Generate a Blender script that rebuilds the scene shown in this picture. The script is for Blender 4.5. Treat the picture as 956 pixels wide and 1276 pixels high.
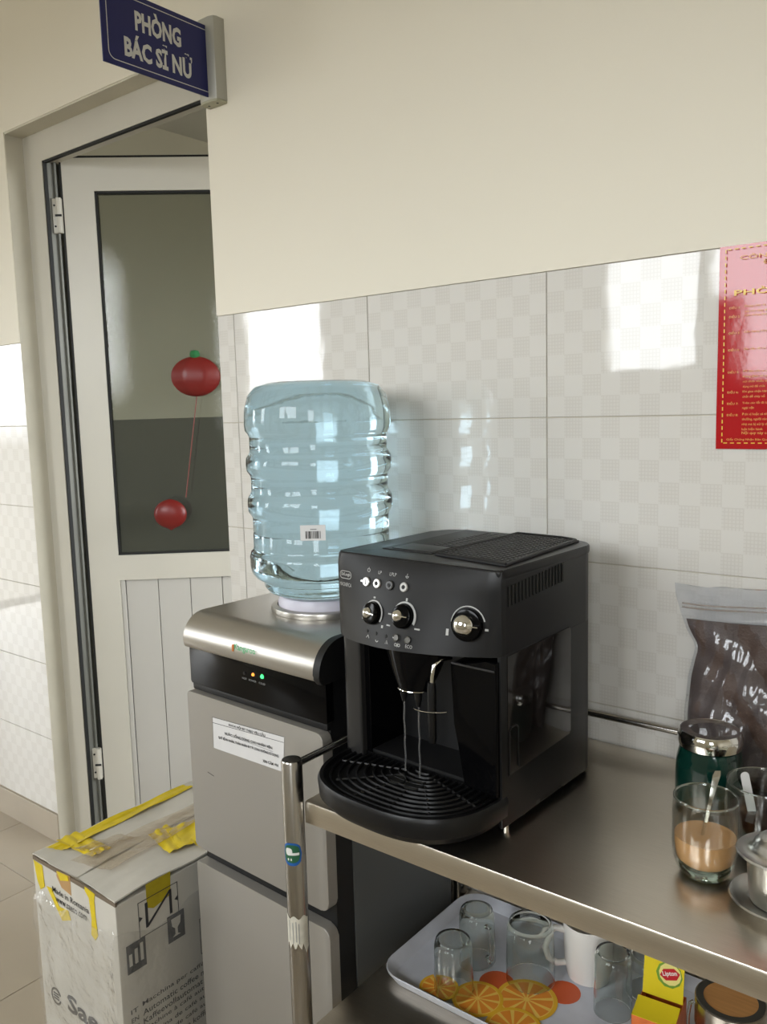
import bpy, bmesh, math, random
from mathutils import Vector, Matrix, noise
random.seed(7)
for o in list(bpy.data.objects): bpy.data.objects.remove(o)
S = bpy.context.scene
COL = S.collection
PI = math.pi
R = math.radians
# ------------------------------------------------------------------ camera
cd = bpy.data.cameras.new('camera'); cam = bpy.data.objects.new('camera', cd); COL.objects.link(cam)
F_PX, YAW, PITCH, ROLL = 1041.62, 0.672651, 0.123368, -0.027533
fw = Vector((-math.sin(YAW)*math.cos(PITCH), math.cos(YAW)*math.cos(PITCH), -math.sin(PITCH)))
rt = Vector((math.cos(YAW), math.sin(YAW), 0)); up = rt.cross(fw)
c_, s_ = math.cos(ROLL), math.sin(ROLL)
r2 = c_*rt+s_*up; u2 = -s_*rt+c_*up
cam.matrix_world = Matrix(((r2.x, u2.x, -fw.x, 1.09159), (r2.y, u2.y, -fw.y, -1.33569), (r2.z, u2.z, -fw.z, 1.37419), (0, 0, 0, 1)))
cd.sensor_fit = 'HORIZONTAL'; cd.sensor_width = 36; cd.lens = 36*F_PX/956; cd.clip_start = .02
S.camera = cam
# ------------------------------------------------------------------ world, lights, exposure
w = bpy.data.worlds.new('sky'); S.world = w; w.use_nodes = True
wn = w.node_tree.nodes; wl = w.node_tree.links; bg = wn['Background']; bg.inputs[1].default_value = 18.0
_tc = wn.new('ShaderNodeTexCoord'); _sp = wn.new('ShaderNodeSeparateXYZ'); wl.new(_tc.outputs['Generated'], _sp.inputs[0])   # overcast sky over darker ground
_mr = wn.new('ShaderNodeMapRange'); _mr.inputs[1].default_value = -.03; _mr.inputs[2].default_value = .03; wl.new(_sp.outputs[2], _mr.inputs[0])
_mx = wn.new('ShaderNodeMixRGB'); _mx.inputs[1].default_value = (.20, .195, .18, 1); _mx.inputs[2].default_value = (.93, .97, 1, 1)
wl.new(_mr.outputs[0], _mx.inputs[0]); wl.new(_mx.outputs[0], bg.inputs[0])
S.cycles.transparent_max_bounces = 32; S.cycles.max_bounces = 16
S.view_settings.view_transform = 'Standard'; S.view_settings.look = 'None'
S.view_settings.exposure = -0.34; S.view_settings.gamma = 1; S.view_settings.use_curve_mapping = False
XL, XR, YF, ZC = -5.0, 3.2, -3.0, 3.0          # corridor extents
WIN = [(-.87, .62, 1.5, 2.5), (-3.75, -2.84, .95, 2.5), (1.55, 2.3, 1.2, 2.3)]   # front wall openings, the last one added unseen as fill light: x0,x1,z0,z1
END = (-2.2, -1.6, 0.0, 2.2)                  # opening to daylight at the left end: y0,y1,z0,z1
def portal(loc, rot, sx, sy):
    l = bpy.data.lights.new('daylight_portal', 'AREA'); l.shape = 'RECTANGLE'; l.size = sx; l.size_y = sy
    l.cycles.is_portal = True
    o = bpy.data.objects.new('daylight_portal', l); COL.objects.link(o); o.location = loc; o.rotation_euler = rot
INNER = (.5, 2.4, .9, 2.5)                    # added unseen opening to brighten the room behind the door: y0,y1,z0,z1 in its right wall
for (a, b, c, d) in WIN: portal(((a+b)/2, YF-.12, (c+d)/2), (R(90), 0, 0), b-a, d-c)
portal((XL-.12, (END[0]+END[1])/2, (END[2]+END[3])/2), (R(90), 0, R(-90)), END[1]-END[0], END[3]-END[2])
portal((1.72, (INNER[0]+INNER[1])/2, (INNER[2]+INNER[3])/2), (R(90), 0, R(90)), INNER[1]-INNER[0], INNER[3]-INNER[2])
# ------------------------------------------------------------------ materials
def lin(c): return tuple((v/255/12.92 if v/255 <= .04045 else ((v/255+.055)/1.055)**2.4) for v in c)
MATS = {}
def mat(name, rgb, rough=.5, metal=0., bump=0., bscale=60., var=0., vscale=8., stretch=None, coat=0., trans=0., ior=1.45, spec=.5, emit=0.):
    if name in MATS: return MATS[name]
    m = bpy.data.materials.new(name); m.use_nodes = True; nt = m.node_tree; n = nt.nodes; L = nt.links
    b = n['Principled BSDF']; c = lin(rgb)
    b.inputs['Base Color'].default_value = (*c, 1); b.inputs['Roughness'].default_value = rough
    b.inputs['Metallic'].default_value = metal; b.inputs['IOR'].default_value = ior
    b.inputs['Coat Weight'].default_value = coat; b.inputs['Coat Roughness'].default_value = .05
    b.inputs['Transmission Weight'].default_value = trans; b.inputs['Specular IOR Level'].default_value = spec
    if emit: b.inputs['Emission Color'].default_value = (*c, 1); b.inputs['Emission Strength'].default_value = emit
    if bump or var:
        tc = n.new('ShaderNodeTexCoord'); src = tc.outputs['Object']
        if stretch:
            mp = n.new('ShaderNodeMapping'); mp.inputs['Scale'].default_value = stretch; L.new(src, mp.inputs[0]); src = mp.outputs[0]
    if bump:
        t = n.new('ShaderNodeTexNoise'); t.inputs['Scale'].default_value = bscale; t.inputs['Detail'].default_value = 5; L.new(src, t.inputs['Vector'])
        bp = n.new('ShaderNodeBump'); bp.inputs['Strength'].default_value = bump; bp.inputs['Distance'].default_value = .01
        L.new(t.outputs[0], bp.inputs['Height']); L.new(bp.outputs[0], b.inputs['Normal'])
    if var:
        t = n.new('ShaderNodeTexNoise'); t.inputs['Scale'].default_value = vscale; t.inputs['Detail'].default_value = 6; L.new(src, t.inputs['Vector'])
        mx = n.new('ShaderNodeMixRGB'); mx.inputs[1].default_value = (*[v*(1-var) for v in c], 1); mx.inputs[2].default_value = (*[min(1, v*(1+var)) for v in c], 1)
        cr = n.new('ShaderNodeMapRange'); cr.inputs[1].default_value = .3; cr.inputs[2].default_value = .7
        L.new(t.outputs[0], cr.inputs[0]); L.new(cr.outputs[0], mx.inputs[0]); L.new(mx.outputs[0], b.inputs['Base Color'])
    MATS[name] = m; return m
def thin(name, tint, ior=1.45, rough=.01, haze=0., hazecol=(230, 230, 230), bump=0., bscale=40., gloss=1.0):
    """clear thin-walled film or glass: tinted see-through mixed with a mirror by Fresnel"""
    if name in MATS: return MATS[name]
    m = bpy.data.materials.new(name); m.use_nodes = True; nt = m.node_tree; n = nt.nodes; L = nt.links
    n.remove(n['Principled BSDF']); out = n['Material Output']
    tr = n.new('ShaderNodeBsdfTransparent'); tr.inputs[0].default_value = (*tint, 1)
    gl = n.new('ShaderNodeBsdfGlossy'); gl.inputs['Roughness'].default_value = rough; gl.inputs['Color'].default_value = (gloss, gloss, gloss, 1)
    lw = n.new('ShaderNodeLayerWeight'); pw = n.new('ShaderNodeMath'); pw.operation = 'POWER'; pw.inputs[1].default_value = 5; L.new(lw.outputs['Facing'], pw.inputs[0])
    f0 = ((ior-1)/(ior+1))**2; fr = n.new('ShaderNodeMath'); fr.operation = 'MULTIPLY_ADD'; fr.inputs[1].default_value = 1-f0; fr.inputs[2].default_value = f0; L.new(pw.outputs[0], fr.inputs[0])
    mx = n.new('ShaderNodeMixShader'); last = tr.outputs[0]
    if haze:
        df = n.new('ShaderNodeBsdfDiffuse'); df.inputs[0].default_value = (*lin(hazecol), 1)
        m2 = n.new('ShaderNodeMixShader'); m2.inputs[0].default_value = haze; L.new(last, m2.inputs[1]); L.new(df.outputs[0], m2.inputs[2]); last = m2.outputs[0]
    if bump:
        tc = n.new('ShaderNodeTexCoord'); t = n.new('ShaderNodeTexNoise'); t.inputs['Scale'].default_value = bscale; t.inputs['Detail'].default_value = 3
        L.new(tc.outputs['Object'], t.inputs['Vector']); bp = n.new('ShaderNodeBump'); bp.inputs['Strength'].default_value = bump; bp.inputs['Distance'].default_value = .02
        L.new(t.outputs[0], bp.inputs['Height']); L.new(bp.outputs[0], gl.inputs['Normal']); L.new(bp.outputs[0], lw.inputs['Normal'])
    L.new(fr.outputs[0], mx.inputs[0]); L.new(last, mx.inputs[1]); L.new(gl.outputs[0], mx.inputs[2]); L.new(mx.outputs[0], out.inputs[0])
    MATS[name] = m; return m
def tile_mat():
    """glazed wall tile: a fine embossed check, every other square ribbed with a small grid"""
    m = mat('glazed_wall_tile', (214, 210, 202), .035); nt = m.node_tree; n = nt.nodes; L = nt.links; b = n['Principled BSDF']
    tc = n.new('ShaderNodeTexCoord'); sp = n.new('ShaderNodeSeparateXYZ'); L.new(tc.outputs['Object'], sp.inputs[0])
    def mth(op, a, bb=None):
        k = n.new('ShaderNodeMath'); k.operation = op
        for i, v in enumerate((a, bb)):
            if v is None: continue
            if isinstance(v, (int, float)): k.inputs[i].default_value = v
            else: L.new(v, k.inputs[i])
        return k.outputs[0]
    u = mth('MULTIPLY', sp.outputs[0], 12/.4); v = mth('MULTIPLY', sp.outputs[2], 7/.25)
    par = mth('MODULO', mth('ADD', mth('ADD', mth('FLOOR', u), mth('FLOOR', v)), 40), 2)
    lu = mth('GREATER_THAN', mth('FRACT', mth('MULTIPLY', u, 6)), .68); lv = mth('GREATER_THAN', mth('FRACT', mth('MULTIPLY', v, 6)), .68)
    line = mth('MULTIPLY', mth('MAXIMUM', lu, lv), par)
    mx = n.new('ShaderNodeMixRGB'); mx.inputs[1].default_value = (*lin((215, 212, 206)), 1); mx.inputs[2].default_value = (*lin((205, 201, 194)), 1)
    mk = mth('ADD', mth('MULTIPLY', par, .18), mth('MULTIPLY', line, .6)); L.new(mk, mx.inputs[0]); L.new(mx.outputs[0], b.inputs['Base Color'])
    t = n.new('ShaderNodeTexNoise'); t.inputs['Scale'].default_value = 14; L.new(tc.outputs['Object'], t.inputs['Vector'])
    h = mth('ADD', mth('MULTIPLY', line, -.12), mth('MULTIPLY', t.outputs[0], .9))
    bp = n.new('ShaderNodeBump'); bp.inputs['Strength'].default_value = .12; bp.inputs['Distance'].default_value = .002
    L.new(h, bp.inputs['Height']); L.new(bp.outputs[0], b.inputs['Normal'])
    return m
M_TILE = tile_mat()
M_PLASTER = mat('cream_paint', (228, 222, 206), .55, bump=.04, bscale=30, var=.015, vscale=1.5)
M_GROUT = mat('grout', (196, 188, 172), .9)
M_REVEAL = mat('reveal_plaster', (205, 200, 184), .7, var=.06, vscale=5)
M_FLOOR = mat('floor_tile', (172, 160, 141), .28, var=.04, vscale=5)
M_BASE = mat('skirting_tile', (176, 165, 148), .3, var=.05)
M_FGROUT = mat('floor_grout', (70, 66, 60), .9)
M_ALU = mat('white_aluminium', (196, 192, 180), .35, var=.03, vscale=4)
M_ALUG = mat('grey_aluminium', (112, 112, 105), .45, .2)
M_RUBBER = mat('black_rubber', (18, 19, 18), .6)
M_BLACK = mat('satin_black_plastic', (15, 15, 16), .36, bump=.02, bscale=900, spec=.38)
M_BLACK2 = mat('matte_black_plastic', (17, 17, 18), .5)
M_GLOSSBLK = mat('gloss_black_plastic', (7, 7, 8), .1, spec=.14)
M_CHAR = mat('charcoal_plastic', (42, 41, 40), .36)
M_CHROME = mat('chrome', (225, 225, 222), .06, 1.)
M_STEEL = mat('brushed_steel', (206, 199, 187), .28, 1., bump=.035, bscale=60, var=.05, vscale=30, stretch=(1, 30, 30))
M_STEELP = mat('steel_tube', (170, 166, 160), .25, 1., var=.08, vscale=20, stretch=(40, 40, 1))
M_SILVER = mat('silver_lacquer', (176, 172, 165), .3, .85, bump=.02, bscale=400)
M_DOORG = mat('silver_grey_panel', (160, 156, 149), .38, .35)
M_SIDEG = mat('dark_grey_sheet_steel', (96, 98, 98), .45, .2)
M_WHITE = mat('white_print', (226, 226, 222), .5)
M_INK = mat('black_print', (28, 28, 30), .6)
M_GREYINK = mat('grey_print', (150, 150, 148), .5)
M_THIN = thin('thin_clear_glass', (.955, .97, .962), 1.6, .01)
M_GLASS = mat('clear_glass', (244, 249, 246), .0, trans=1., ior=1.45)
# ------------------------------------------------------------------ mesh helpers
def add_box(bm, x0, x1, y0, y1, z0, z1, bev=0., seg=2):
    vs = [bm.verts.new((x, y, z)) for x in (x0, x1) for y in (y0, y1) for z in (z0, z1)]
    fs = [bm.faces.new([vs[i] for i in q]) for q in ((0, 1, 3, 2), (4, 6, 7, 5), (0, 4, 5, 1), (2, 3, 7, 6), (0, 2, 6, 4), (1, 5, 7, 3))]
    if bev:
        es = list({e for f in fs for e in f.edges}); bmesh.ops.bevel(bm, geom=es, offset=bev, segments=seg, affect='EDGES', profile=.6)
def box(*a, **k):
    bm = bmesh.new(); add_box(bm, *a, **k); return bm
def add_prism(bm, pts, axis, a, b, bev=0., seg=2):
    """polygon pts extruded along axis from a to b; axis x: pts=(y,z), y: pts=(x,z), z: pts=(x,y)"""
    def P(p, t): return (t, p[0], p[1]) if axis == 'x' else ((p[0], t, p[1]) if axis == 'y' else (p[0], p[1], t))
    A = [bm.verts.new(P(p, a)) for p in pts]; B = [bm.verts.new(P(p, b)) for p in pts]; n = len(pts)
    f0 = bm.faces.new(A); f1 = bm.faces.new(B[::-1])
    for i in range(n): bm.faces.new((A[i], B[i], B[(i+1) % n], A[(i+1) % n]))
    if bev: bmesh.ops.bevel(bm, geom=list(set(f0.edges) | set(f1.edges)), offset=bev, segments=seg, affect='EDGES', profile=.6)
def prism(*a, **k):
    bm = bmesh.new(); add_prism(bm, *a, **k); return bm
def add_lathe(bm, prof, n=40, cx=0, cy=0, closed=False, sq=0.):
    """profile of (r,z); sq>0 pushes the ring towards a rounded square"""
    rings = []
    for r, z in prof:
        if r < 1e-6: rings.append([bm.verts.new((cx, cy, z))])
        else:
            ring = []
            for i in range(n):
                a = 2*PI*i/n; k = 1+sq*(-math.cos(4*a))*.5
                ring.append(bm.verts.new((cx+r*k*math.cos(a), cy+r*k*math.sin(a), z)))
            rings.append(ring)
    if closed: rings.append(rings[0])
    for a, b in zip(rings, rings[1:]):
        if len(a) == 1 and len(b) == 1: continue
        for i in range(n):
            j = (i+1) % n
            if len(a) == 1: bm.faces.new((a[0], b[j], b[i]))
            elif len(b) == 1: bm.faces.new((a[i], a[j], b[0]))
            else: bm.faces.new((a[i], a[j], b[j], b[i]))
def lathe(*a, **k):
    bm = bmesh.new(); add_lathe(bm, *a, **k); return bm
def add_tube(bm, pts, r, n=10, ry=None, caps=True):
    pts = [Vector(p) for p in pts]; rings = []; ry = ry or r
    t0 = (pts[1]-pts[0]).normalized(); ref = Vector((0, 0, 1)) if abs(t0.z) < .9 else Vector((1, 0, 0)); x = t0.cross(ref).normalized()
    for i, p in enumerate(pts):
        t = (pts[min(i+1, len(pts)-1)]-pts[max(i-1, 0)]).normalized()
        x = (x-t*x.dot(t)).normalized(); y = t.cross(x)
        rings.append([bm.verts.new(p+x*r*math.cos(2*PI*k/n)+y*ry*math.sin(2*PI*k/n)) for k in range(n)])
    for a, b in zip(rings, rings[1:]):
        for i in range(n): bm.faces.new((a[i], a[(i+1) % n], b[(i+1) % n], b[i]))
    if caps: bm.faces.new(rings[0][::-1]); bm.faces.new(rings[-1])
def tube(*a, **k):
    bm = bmesh.new(); add_tube(bm, *a, **k); return bm
def rrect(x0, x1, y0, y1, r, n=6):
    rs = r if isinstance(r, (list, tuple)) else (r,)*4; out = []
    for (cx, cy, a0, q) in ((x1-rs[0], y1-rs[0], 0, rs[0]), (x0+rs[1], y1-rs[1], 90, rs[1]), (x0+rs[2], y0+rs[2], 180, rs[2]), (x1-rs[3], y0+rs[3], 270, rs[3])):
        for i in range(n+1):
            a = R(a0+90*i/n); out.append((cx+q*math.cos(a), cy+q*math.sin(a)))
    return out
def arc_band(bm, r0, r1, a0, a1, t=.0006, n=28, cx=0, cy=0):
    """flat ring sector in the xy plane, t thick along z"""
    for k in range(n):
        q = []
        for a in (R(a0+(a1-a0)*k/n), R(a0+(a1-a0)*(k+1)/n)):
            for r in (r0, r1): q.append((cx+r*math.cos(a), cy+r*math.sin(a)))
        add_prism(bm, [q[0], q[1], q[3], q[2]], 'z', 0, t)
def obj(name, bm, m, parent=None, smooth=None, mtx=None, label=None):
    bmesh.ops.recalc_face_normals(bm, faces=bm.faces)
    me = bpy.data.meshes.new(name); bm.to_mesh(me); bm.free(); me.materials.append(m)
    if smooth is None: smooth = 35
    if smooth: me.shade_smooth(); me.set_sharp_from_angle(angle=R(smooth))
    o = bpy.data.objects.new(name, me); COL.objects.link(o)
    if parent: o.parent = parent
    if mtx is not None: o.matrix_local = mtx
    if label: o['label'] = label
    return o
def clone(o, parent, mtx):
    c = o.copy(); COL.objects.link(c); c.parent = parent; c.matrix_local = mtx; return c
def tag(o, label, cat, group=None):
    o['label'] = label; o['category'] = cat
    if group: o['group'] = group
    return o
def thing(name, label, cat, loc=(0, 0, 0), rz=0., group=None):
    o = bpy.data.objects.new(name, None); COL.objects.link(o); o.empty_display_size = .05
    o.location = loc; o.rotation_euler = (0, 0, rz); return tag(o, label, cat, group)
def struct(name, bm, m, **k):
    o = obj(name, bm, m, **k); o['kind'] = 'structure'; return o
def T(x=0, y=0, z=0): return Matrix.Translation((x, y, z))
FRONT = Matrix(((1, 0, 0, 0), (0, 0, -1, 0), (0, 1, 0, 0), (0, 0, 0, 1)))     # text x->+x, y->+z, faces -y
EAST = Matrix(((0, 0, 1, 0), (1, 0, 0, 0), (0, 1, 0, 0), (0, 0, 0, 1)))       # text x->+y, y->+z, faces +x
def text(name, s, width, height, m, parent, mtx, bold=0., depth=.0003, align='C', label=None, line=1.0):
    """lettering as flat mesh, scaled to fit width x height, placed by mtx (text plane xy)"""
    cu = bpy.data.curves.new(name, 'FONT'); cu.body = s; cu.size = 1; cu.offset = bold; cu.resolution_u = 2; cu.space_line = line
    cu.align_x = 'CENTER' if align == 'C' else 'LEFT'
    t = bpy.data.objects.new('tmp_text', cu); COL.objects.link(t)
    dg = bpy.context.evaluated_depsgraph_get(); me = bpy.data.meshes.new_from_object(t.evaluated_get(dg))
    bpy.data.objects.remove(t); bpy.data.curves.remove(cu)
    xs = [v.co.x for v in me.vertices]; ys = [v.co.y for v in me.vertices]
    w_, h_ = max(xs)-min(xs), max(ys)-min(ys); x0, y0 = min(xs), min(ys)
    sx = width/w_; sy = (height/h_) if height else sx
    for v in me.vertices:
        v.co.x = (v.co.x-x0)*sx-(width/2 if align == 'C' else 0); v.co.y = (v.co.y-y0)*sy; v.co.z = depth
    me.name = name; me.materials.clear(); me.materials.append(m)
    o = bpy.data.objects.new(name, me); COL.objects.link(o); o.parent = parent; o.matrix_local = mtx
    if label: o['label'] = label
    return o
# ------------------------------------------------------------------ the room shell
OX0, OX1, OZ = -1.354, -.456, 2.205            # door opening in the back wall
bm = bmesh.new()
add_box(bm, XL, OX0, .006, .11, 0, 1.6); add_box(bm, OX1, XR, .006, .11, 0, 1.6)
add_box(bm, XL, OX0, -.002, .11, 1.6, ZC); add_box(bm, OX1, XR, -.002, .11, 1.6, ZC); add_box(bm, OX0, OX1, -.002, .11, OZ, ZC)
wall = struct('wall_back', bm, M_PLASTER, smooth=0)
bm = bmesh.new(); add_box(bm, XL, OX0, .003, .006, .097, 1.6); add_box(bm, OX1, XR, .003, .006, .097, 1.6)
obj('grout_bed', bm, M_GROUT, wall, smooth=0)
TW, TH, G = .4, .25, .0016
proto = {}
def wall_tile(x0, x1, z0):
    k = round(x1-x0, 4)
    if k not in proto:
        o = obj('tile', box(G/2, k-G/2, 0, .006, G/2, TH-G/2, bev=.0009, seg=1), M_TILE, wall, smooth=0, mtx=T(x0, 0, z0)); proto[k] = o
    else: clone(proto[k], wall, T(x0, 0, z0))
for r in range(6):
    z0 = 1.6-TH*(r+1)
    wall_tile(OX1, -.4, z0)
    for c in range(-1, 8): wall_tile(c*TW, min((c+1)*TW, XR), z0)
    x = OX0
    while x > XL+.01:
        wall_tile(max(x-TW, XL), x, z0); x -= TW
bm = bmesh.new(); add_box(bm, XL, OX0, -.004, .006, 0, .096, bev=.001, seg=1); add_box(bm, OX1, XR, -.004, .006, 0, .096, bev=.001, seg=1)
struct('baseboard_back', bm, M_BASE, smooth=0)
fl = struct('floor', box(XL-.1, XR+.1, YF-.1, 3.2, -.1, -.003), M_FGROUT, smooth=0)
fp = None
x = -1.61-.4*8
xs = []
while x < XR: xs.append(x); x += .402
ys = [-.176-.402*i for i in range(-1, 8)]
for x in xs:
    for y in ys:
        if y <= YF-.4: continue
        if fp is None: fp = obj('floor_tile', box(.001, .401, -.401, -.001, -.003, 0, bev=.0006, seg=1), M_FLOOR, fl, smooth=0, mtx=T(x, y, 0))
        else: clone(fp, fl, T(x, y, 0))
obj('inner_floor', box(-3.0, 1.6, .23, 3.2, -.003, 0), mat('dark_inner_floor', (84, 80, 74), .4), fl, smooth=0)
struct('ceiling', box(XL-.12, XR+.1, YF-.12, 3.2, ZC, ZC+.1), mat('ceiling_white', (225, 222, 212), .8), smooth=0)
bm = bmesh.new()                               # front wall with two windows and the added fill-light opening
edges = [XL]; 
for a, b, c, d in sorted(WIN):
    add_box(bm, edges[-1], a, YF-.12, YF, 0, ZC); add_box(bm, a, b, YF-.12, YF, 0, c); add_box(bm, a, b, YF-.12, YF, d, ZC); edges.append(b)
add_box(bm, edges[-1], XR, YF-.12, YF, 0, ZC); add_box(bm, -.32, -.10, YF-.12, YF, 1.5, 1.88)  # small block added to leave a dark notch in the mirrored window
struct('wall_front', bm, M_PLASTER, smooth=0)
struct('wall_right', box(XR, XR+.1, YF-.1, .11, 0, ZC), M_PLASTER, smooth=0)
bm = bmesh.new(); add_box(bm, XL-.12, XL, YF, END[0], 0, ZC); add_box(bm, XL-.12, XL, END[1], .11, 0, ZC); add_box(bm, XL-.12, XL, END[0], END[1], END[3], ZC)
struct('wall_left', bm, M_PLASTER, smooth=0)
bm = bmesh.new(); add_box(bm, -3.1, -3.0, .11, 3.2, 0, ZC); add_box(bm, 1.6, 1.7, .11, INNER[0], 0, ZC); add_box(bm, 1.6, 1.7, INNER[1], 3.2, 0, ZC); add_box(bm, 1.6, 1.7, INNER[0], INNER[1], 0, INNER[2]); add_box(bm, 1.6, 1.7, INNER[0], INNER[1], INNER[3], ZC); add_box(bm, -3.0, 1.6, 3.1, 3.2, 0, ZC)
struct('wall_inner', bm, mat('inner_room_paint', (214, 209, 190), .7), smooth=0)
bm = bmesh.new(); add_box(bm, -3.0, -2.985, .11, 3.1, 0, 1.35); add_box(bm, -2.985, 1.585, 3.085, 3.1, 0, 1.35); add_box(bm, 1.585, 1.6, .11, INNER[0], 0, 1.35); add_box(bm, 1.585, 1.6, INNER[1], 3.085, 0, 1.35)
struct('added_dado_1', bm, mat('added_dark_dado', (52, 57, 54), .4), smooth=0)  # dark lower band added only to darken the lower door glass
for i, (a, b, c, d) in enumerate(WIN):
    bm = bmesh.new()
    for q in ((a, a+.05, c, d), (b-.05, b, c, d), (a, b, c, c+.05), (a, b, d-.05, d)): add_box(bm, q[0], q[1], YF-.09, YF-.03, q[2], q[3])
    if i == 0: add_box(bm, -.33, -.27, YF-.09, YF-.03, c, d); 
    struct('window_%d' % (i+1), bm, M_ALU, smooth=0)  # the last frame surrounds the added fill-light opening
# ------------------------------------------------------------------ door in the back wall
door = bpy.data.objects.new('door_1', None); COL.objects.link(door); door['kind'] = 'structure'; door.location = (OX0, .055, 0)
bm = bmesh.new(); FWD = .098; IX = OX1-OX0
def frame_bar(bm, pts, y0, y1): add_prism(bm, pts, 'y', y0, y1)
fz = OZ-.005; fi = 2.118
frame_bar(bm, [(.0, 0), (FWD, 0), (FWD, fi), (0, fz)], 0, .045)
frame_bar(bm, [(0, fz), (FWD, fi), (IX-.05, fi), (IX, fz)], 0, .045)
frame_bar(bm, [(IX, 0), (IX, fz), (IX-.05, fi), (IX-.05, 0)], 0, .045)
fr = obj('frame', bm, M_ALU, door, smooth=0)
bm = bmesh.new()
add_box(bm, FWD, FWD+.006, .002, .012, 0, fi); add_box(bm, FWD, IX-.05, .002, .012, fi-.006, fi)
obj('gasket', bm, M_RUBBER, fr, smooth=0)
bm = bmesh.new()
add_box(bm, FWD, FWD+.005, .012, .075, 0, fi); add_box(bm, FWD+.005, FWD+.014, .03, .036, 0, fi); add_box(bm, FWD+.005, FWD+.01, .055, .06, 0, fi)
obj('rebate', bm, M_ALUG, fr, smooth=0)
bm = bmesh.new(); add_box(bm, -.0005, .002, -.055, 0, .0, fz+.004); add_box(bm, 0, IX, -.055, 0, fz, fz+.006)
obj('reveal', bm, M_REVEAL, door, smooth=0)
LA = R(42)
LM = T(-1.23-OX0, .10-.055, 0) @ Matrix.Rotation(LA, 4, 'Z')       # leaf frame: x along the leaf, -y faces the corridor
LW, LT = .78, 2.13
bm = bmesh.new(); y0, y1 = 0, .04
frame_bar(bm, [(0, .02), (.09, .02), (.09, 2.036), (0, LT)], y0, y1)
frame_bar(bm, [(LW, .02), (LW, LT), (LW-.09, 2.036), (LW-.09, .02)], y0, y1)
frame_bar(bm, [(0, LT), (.09, 2.036), (LW-.09, 2.036), (LW, LT)], y0, y1)
add_box(bm, .09, LW-.09, y0, y1, .862, .941); add_box(bm, .09, LW-.09, y0, y1, .02, .11)
leaf = obj('leaf', bm, M_ALU, door, smooth=0, mtx=LM)
bm = bmesh.new(); g = .006
add_box(bm, .09, .09+g, .006, .03, .941, 2.036); add_box(bm, LW-.09-g, LW-.09, .006, .03, .941, 2.036)
add_box(bm, .09, LW-.09, .006, .03, 2.036-g, 2.036); add_box(bm, .09, LW-.09, .006, .03, .941, .941+g)
obj('glazing_seal', bm, M_RUBBER, leaf, smooth=0)
bm = bmesh.new(); add_box(bm, -.006, -.0, .0, .03, .02, LT+.006); add_box(bm, 0, LW, .0, .03, LT, LT+.006)
obj('edge_seal', bm, M_RUBBER, leaf, smooth=0)
gm = thin('tinted_door_glass', (.74, .75, .71), 1.5, .04, haze=.13, hazecol=(130, 132, 120), bump=.02, bscale=220)
obj('glass_pane', box(.096, LW-.096, .014, .02, .947, 2.03), gm, leaf, smooth=0)
obj('slat_backing', box(.09, LW-.09, .022, .026, .11, .862), M_RUBBER, leaf, smooth=0)
pm = mat('white_pvc_slat', (186, 183, 176), .4, var=.02, vscale=3)
obj('bead', box(.09, .104, .006, .02, .11, .862, bev=.003), pm, leaf, smooth=0)
sl = None
for i in range(6):
    xa = .106+.1*i; xb = min(xa+.0985, LW-.09)
    if i < 5:
        b_ = box(0, .0985, .010, .022, .112, .860, bev=.0022, seg=2)
        if sl is None: sl = obj('slat', b_, pm, leaf, smooth=0, mtx=T(xa, 0, 0))
        else: b_.free(); clone(sl, leaf, T(xa, 0, 0))
    else: obj('slat', box(xa, xb, .010, .022, .112, .860, bev=.002), pm, leaf, smooth=0)
for zc in (1.965, .27):
    bm = bmesh.new(); add_box(bm, -.034, -.004, -.004, .006, zc-.05, zc+.05, bev=.002); add_tube(bm, [(-.012, -.008, zc-.05), (-.012, -.008, zc+.05)], .008, 12)
    h = obj('hinge', bm, M_ALU, door, mtx=LM)
    bm = bmesh.new(); add_box(bm, -.022, -.003, -.017, -.015, zc-.004, zc+.002)
    for dz in (.03, -.03): add_tube(bm, [(-.026, -.006, zc+dz), (-.026, -.004, zc+dz)], .003, 8)
    obj('hinge_screws', bm, M_RUBBER, h)
# red ornament hung on the door glass
DM = T(-1.23, .10, 0) @ Matrix.Rotation(LA, 4, 'Z')
orn = thing('door_ornament', 'round red ornament with a green cap hanging on the door glass', 'ornament'); orn.matrix_world = DM @ T(.365, -.035, 1.02)
rm = mat('red_lacquer', (112, 28, 24), .35); gmn = mat('green_cap', (40, 110, 62), .4)
bm = lathe([(0, .0)]+[(.075*math.sin(PI*k/14)*1.0, .535-.06*(1+math.cos(PI*k/14))*1.0+.0) for k in range(13, 0, -1)]+[(0, .535)], 48) if False else lathe([(.002, .405)]+[(.078*math.sin(PI*(1-k/14)), .465-.06*math.cos(PI*k/14)) for k in range(1, 14)]+[(.002, .525)], 48)
for v in bm.verts:
    a = math.atan2(v.co.y, v.co.x); k = 1-.06*abs(math.cos(4*a)); v.co.x *= k; v.co.y *= k*.42
obj('globe', bm, rm, orn)
obj('cap', lathe([(.0, .515), (.012, .518), (.016, .53), (.012, .541), (0, .544)], 16), gmn, orn)
obj('cord', tube([(0, 0, .41), (-.05, 0, .1)], .0015, 6), rm, orn)
bm = lathe([(.002, .0)]+[(.05*math.sin(PI*(1-k/12)), .05-.045*math.cos(PI*k/12)) for k in range(1, 12)]+[(.002, .096)], 32, cx=-.1)
for v in bm.verts: v.co.y *= .4
obj('pendant', bm, rm, orn)
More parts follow.
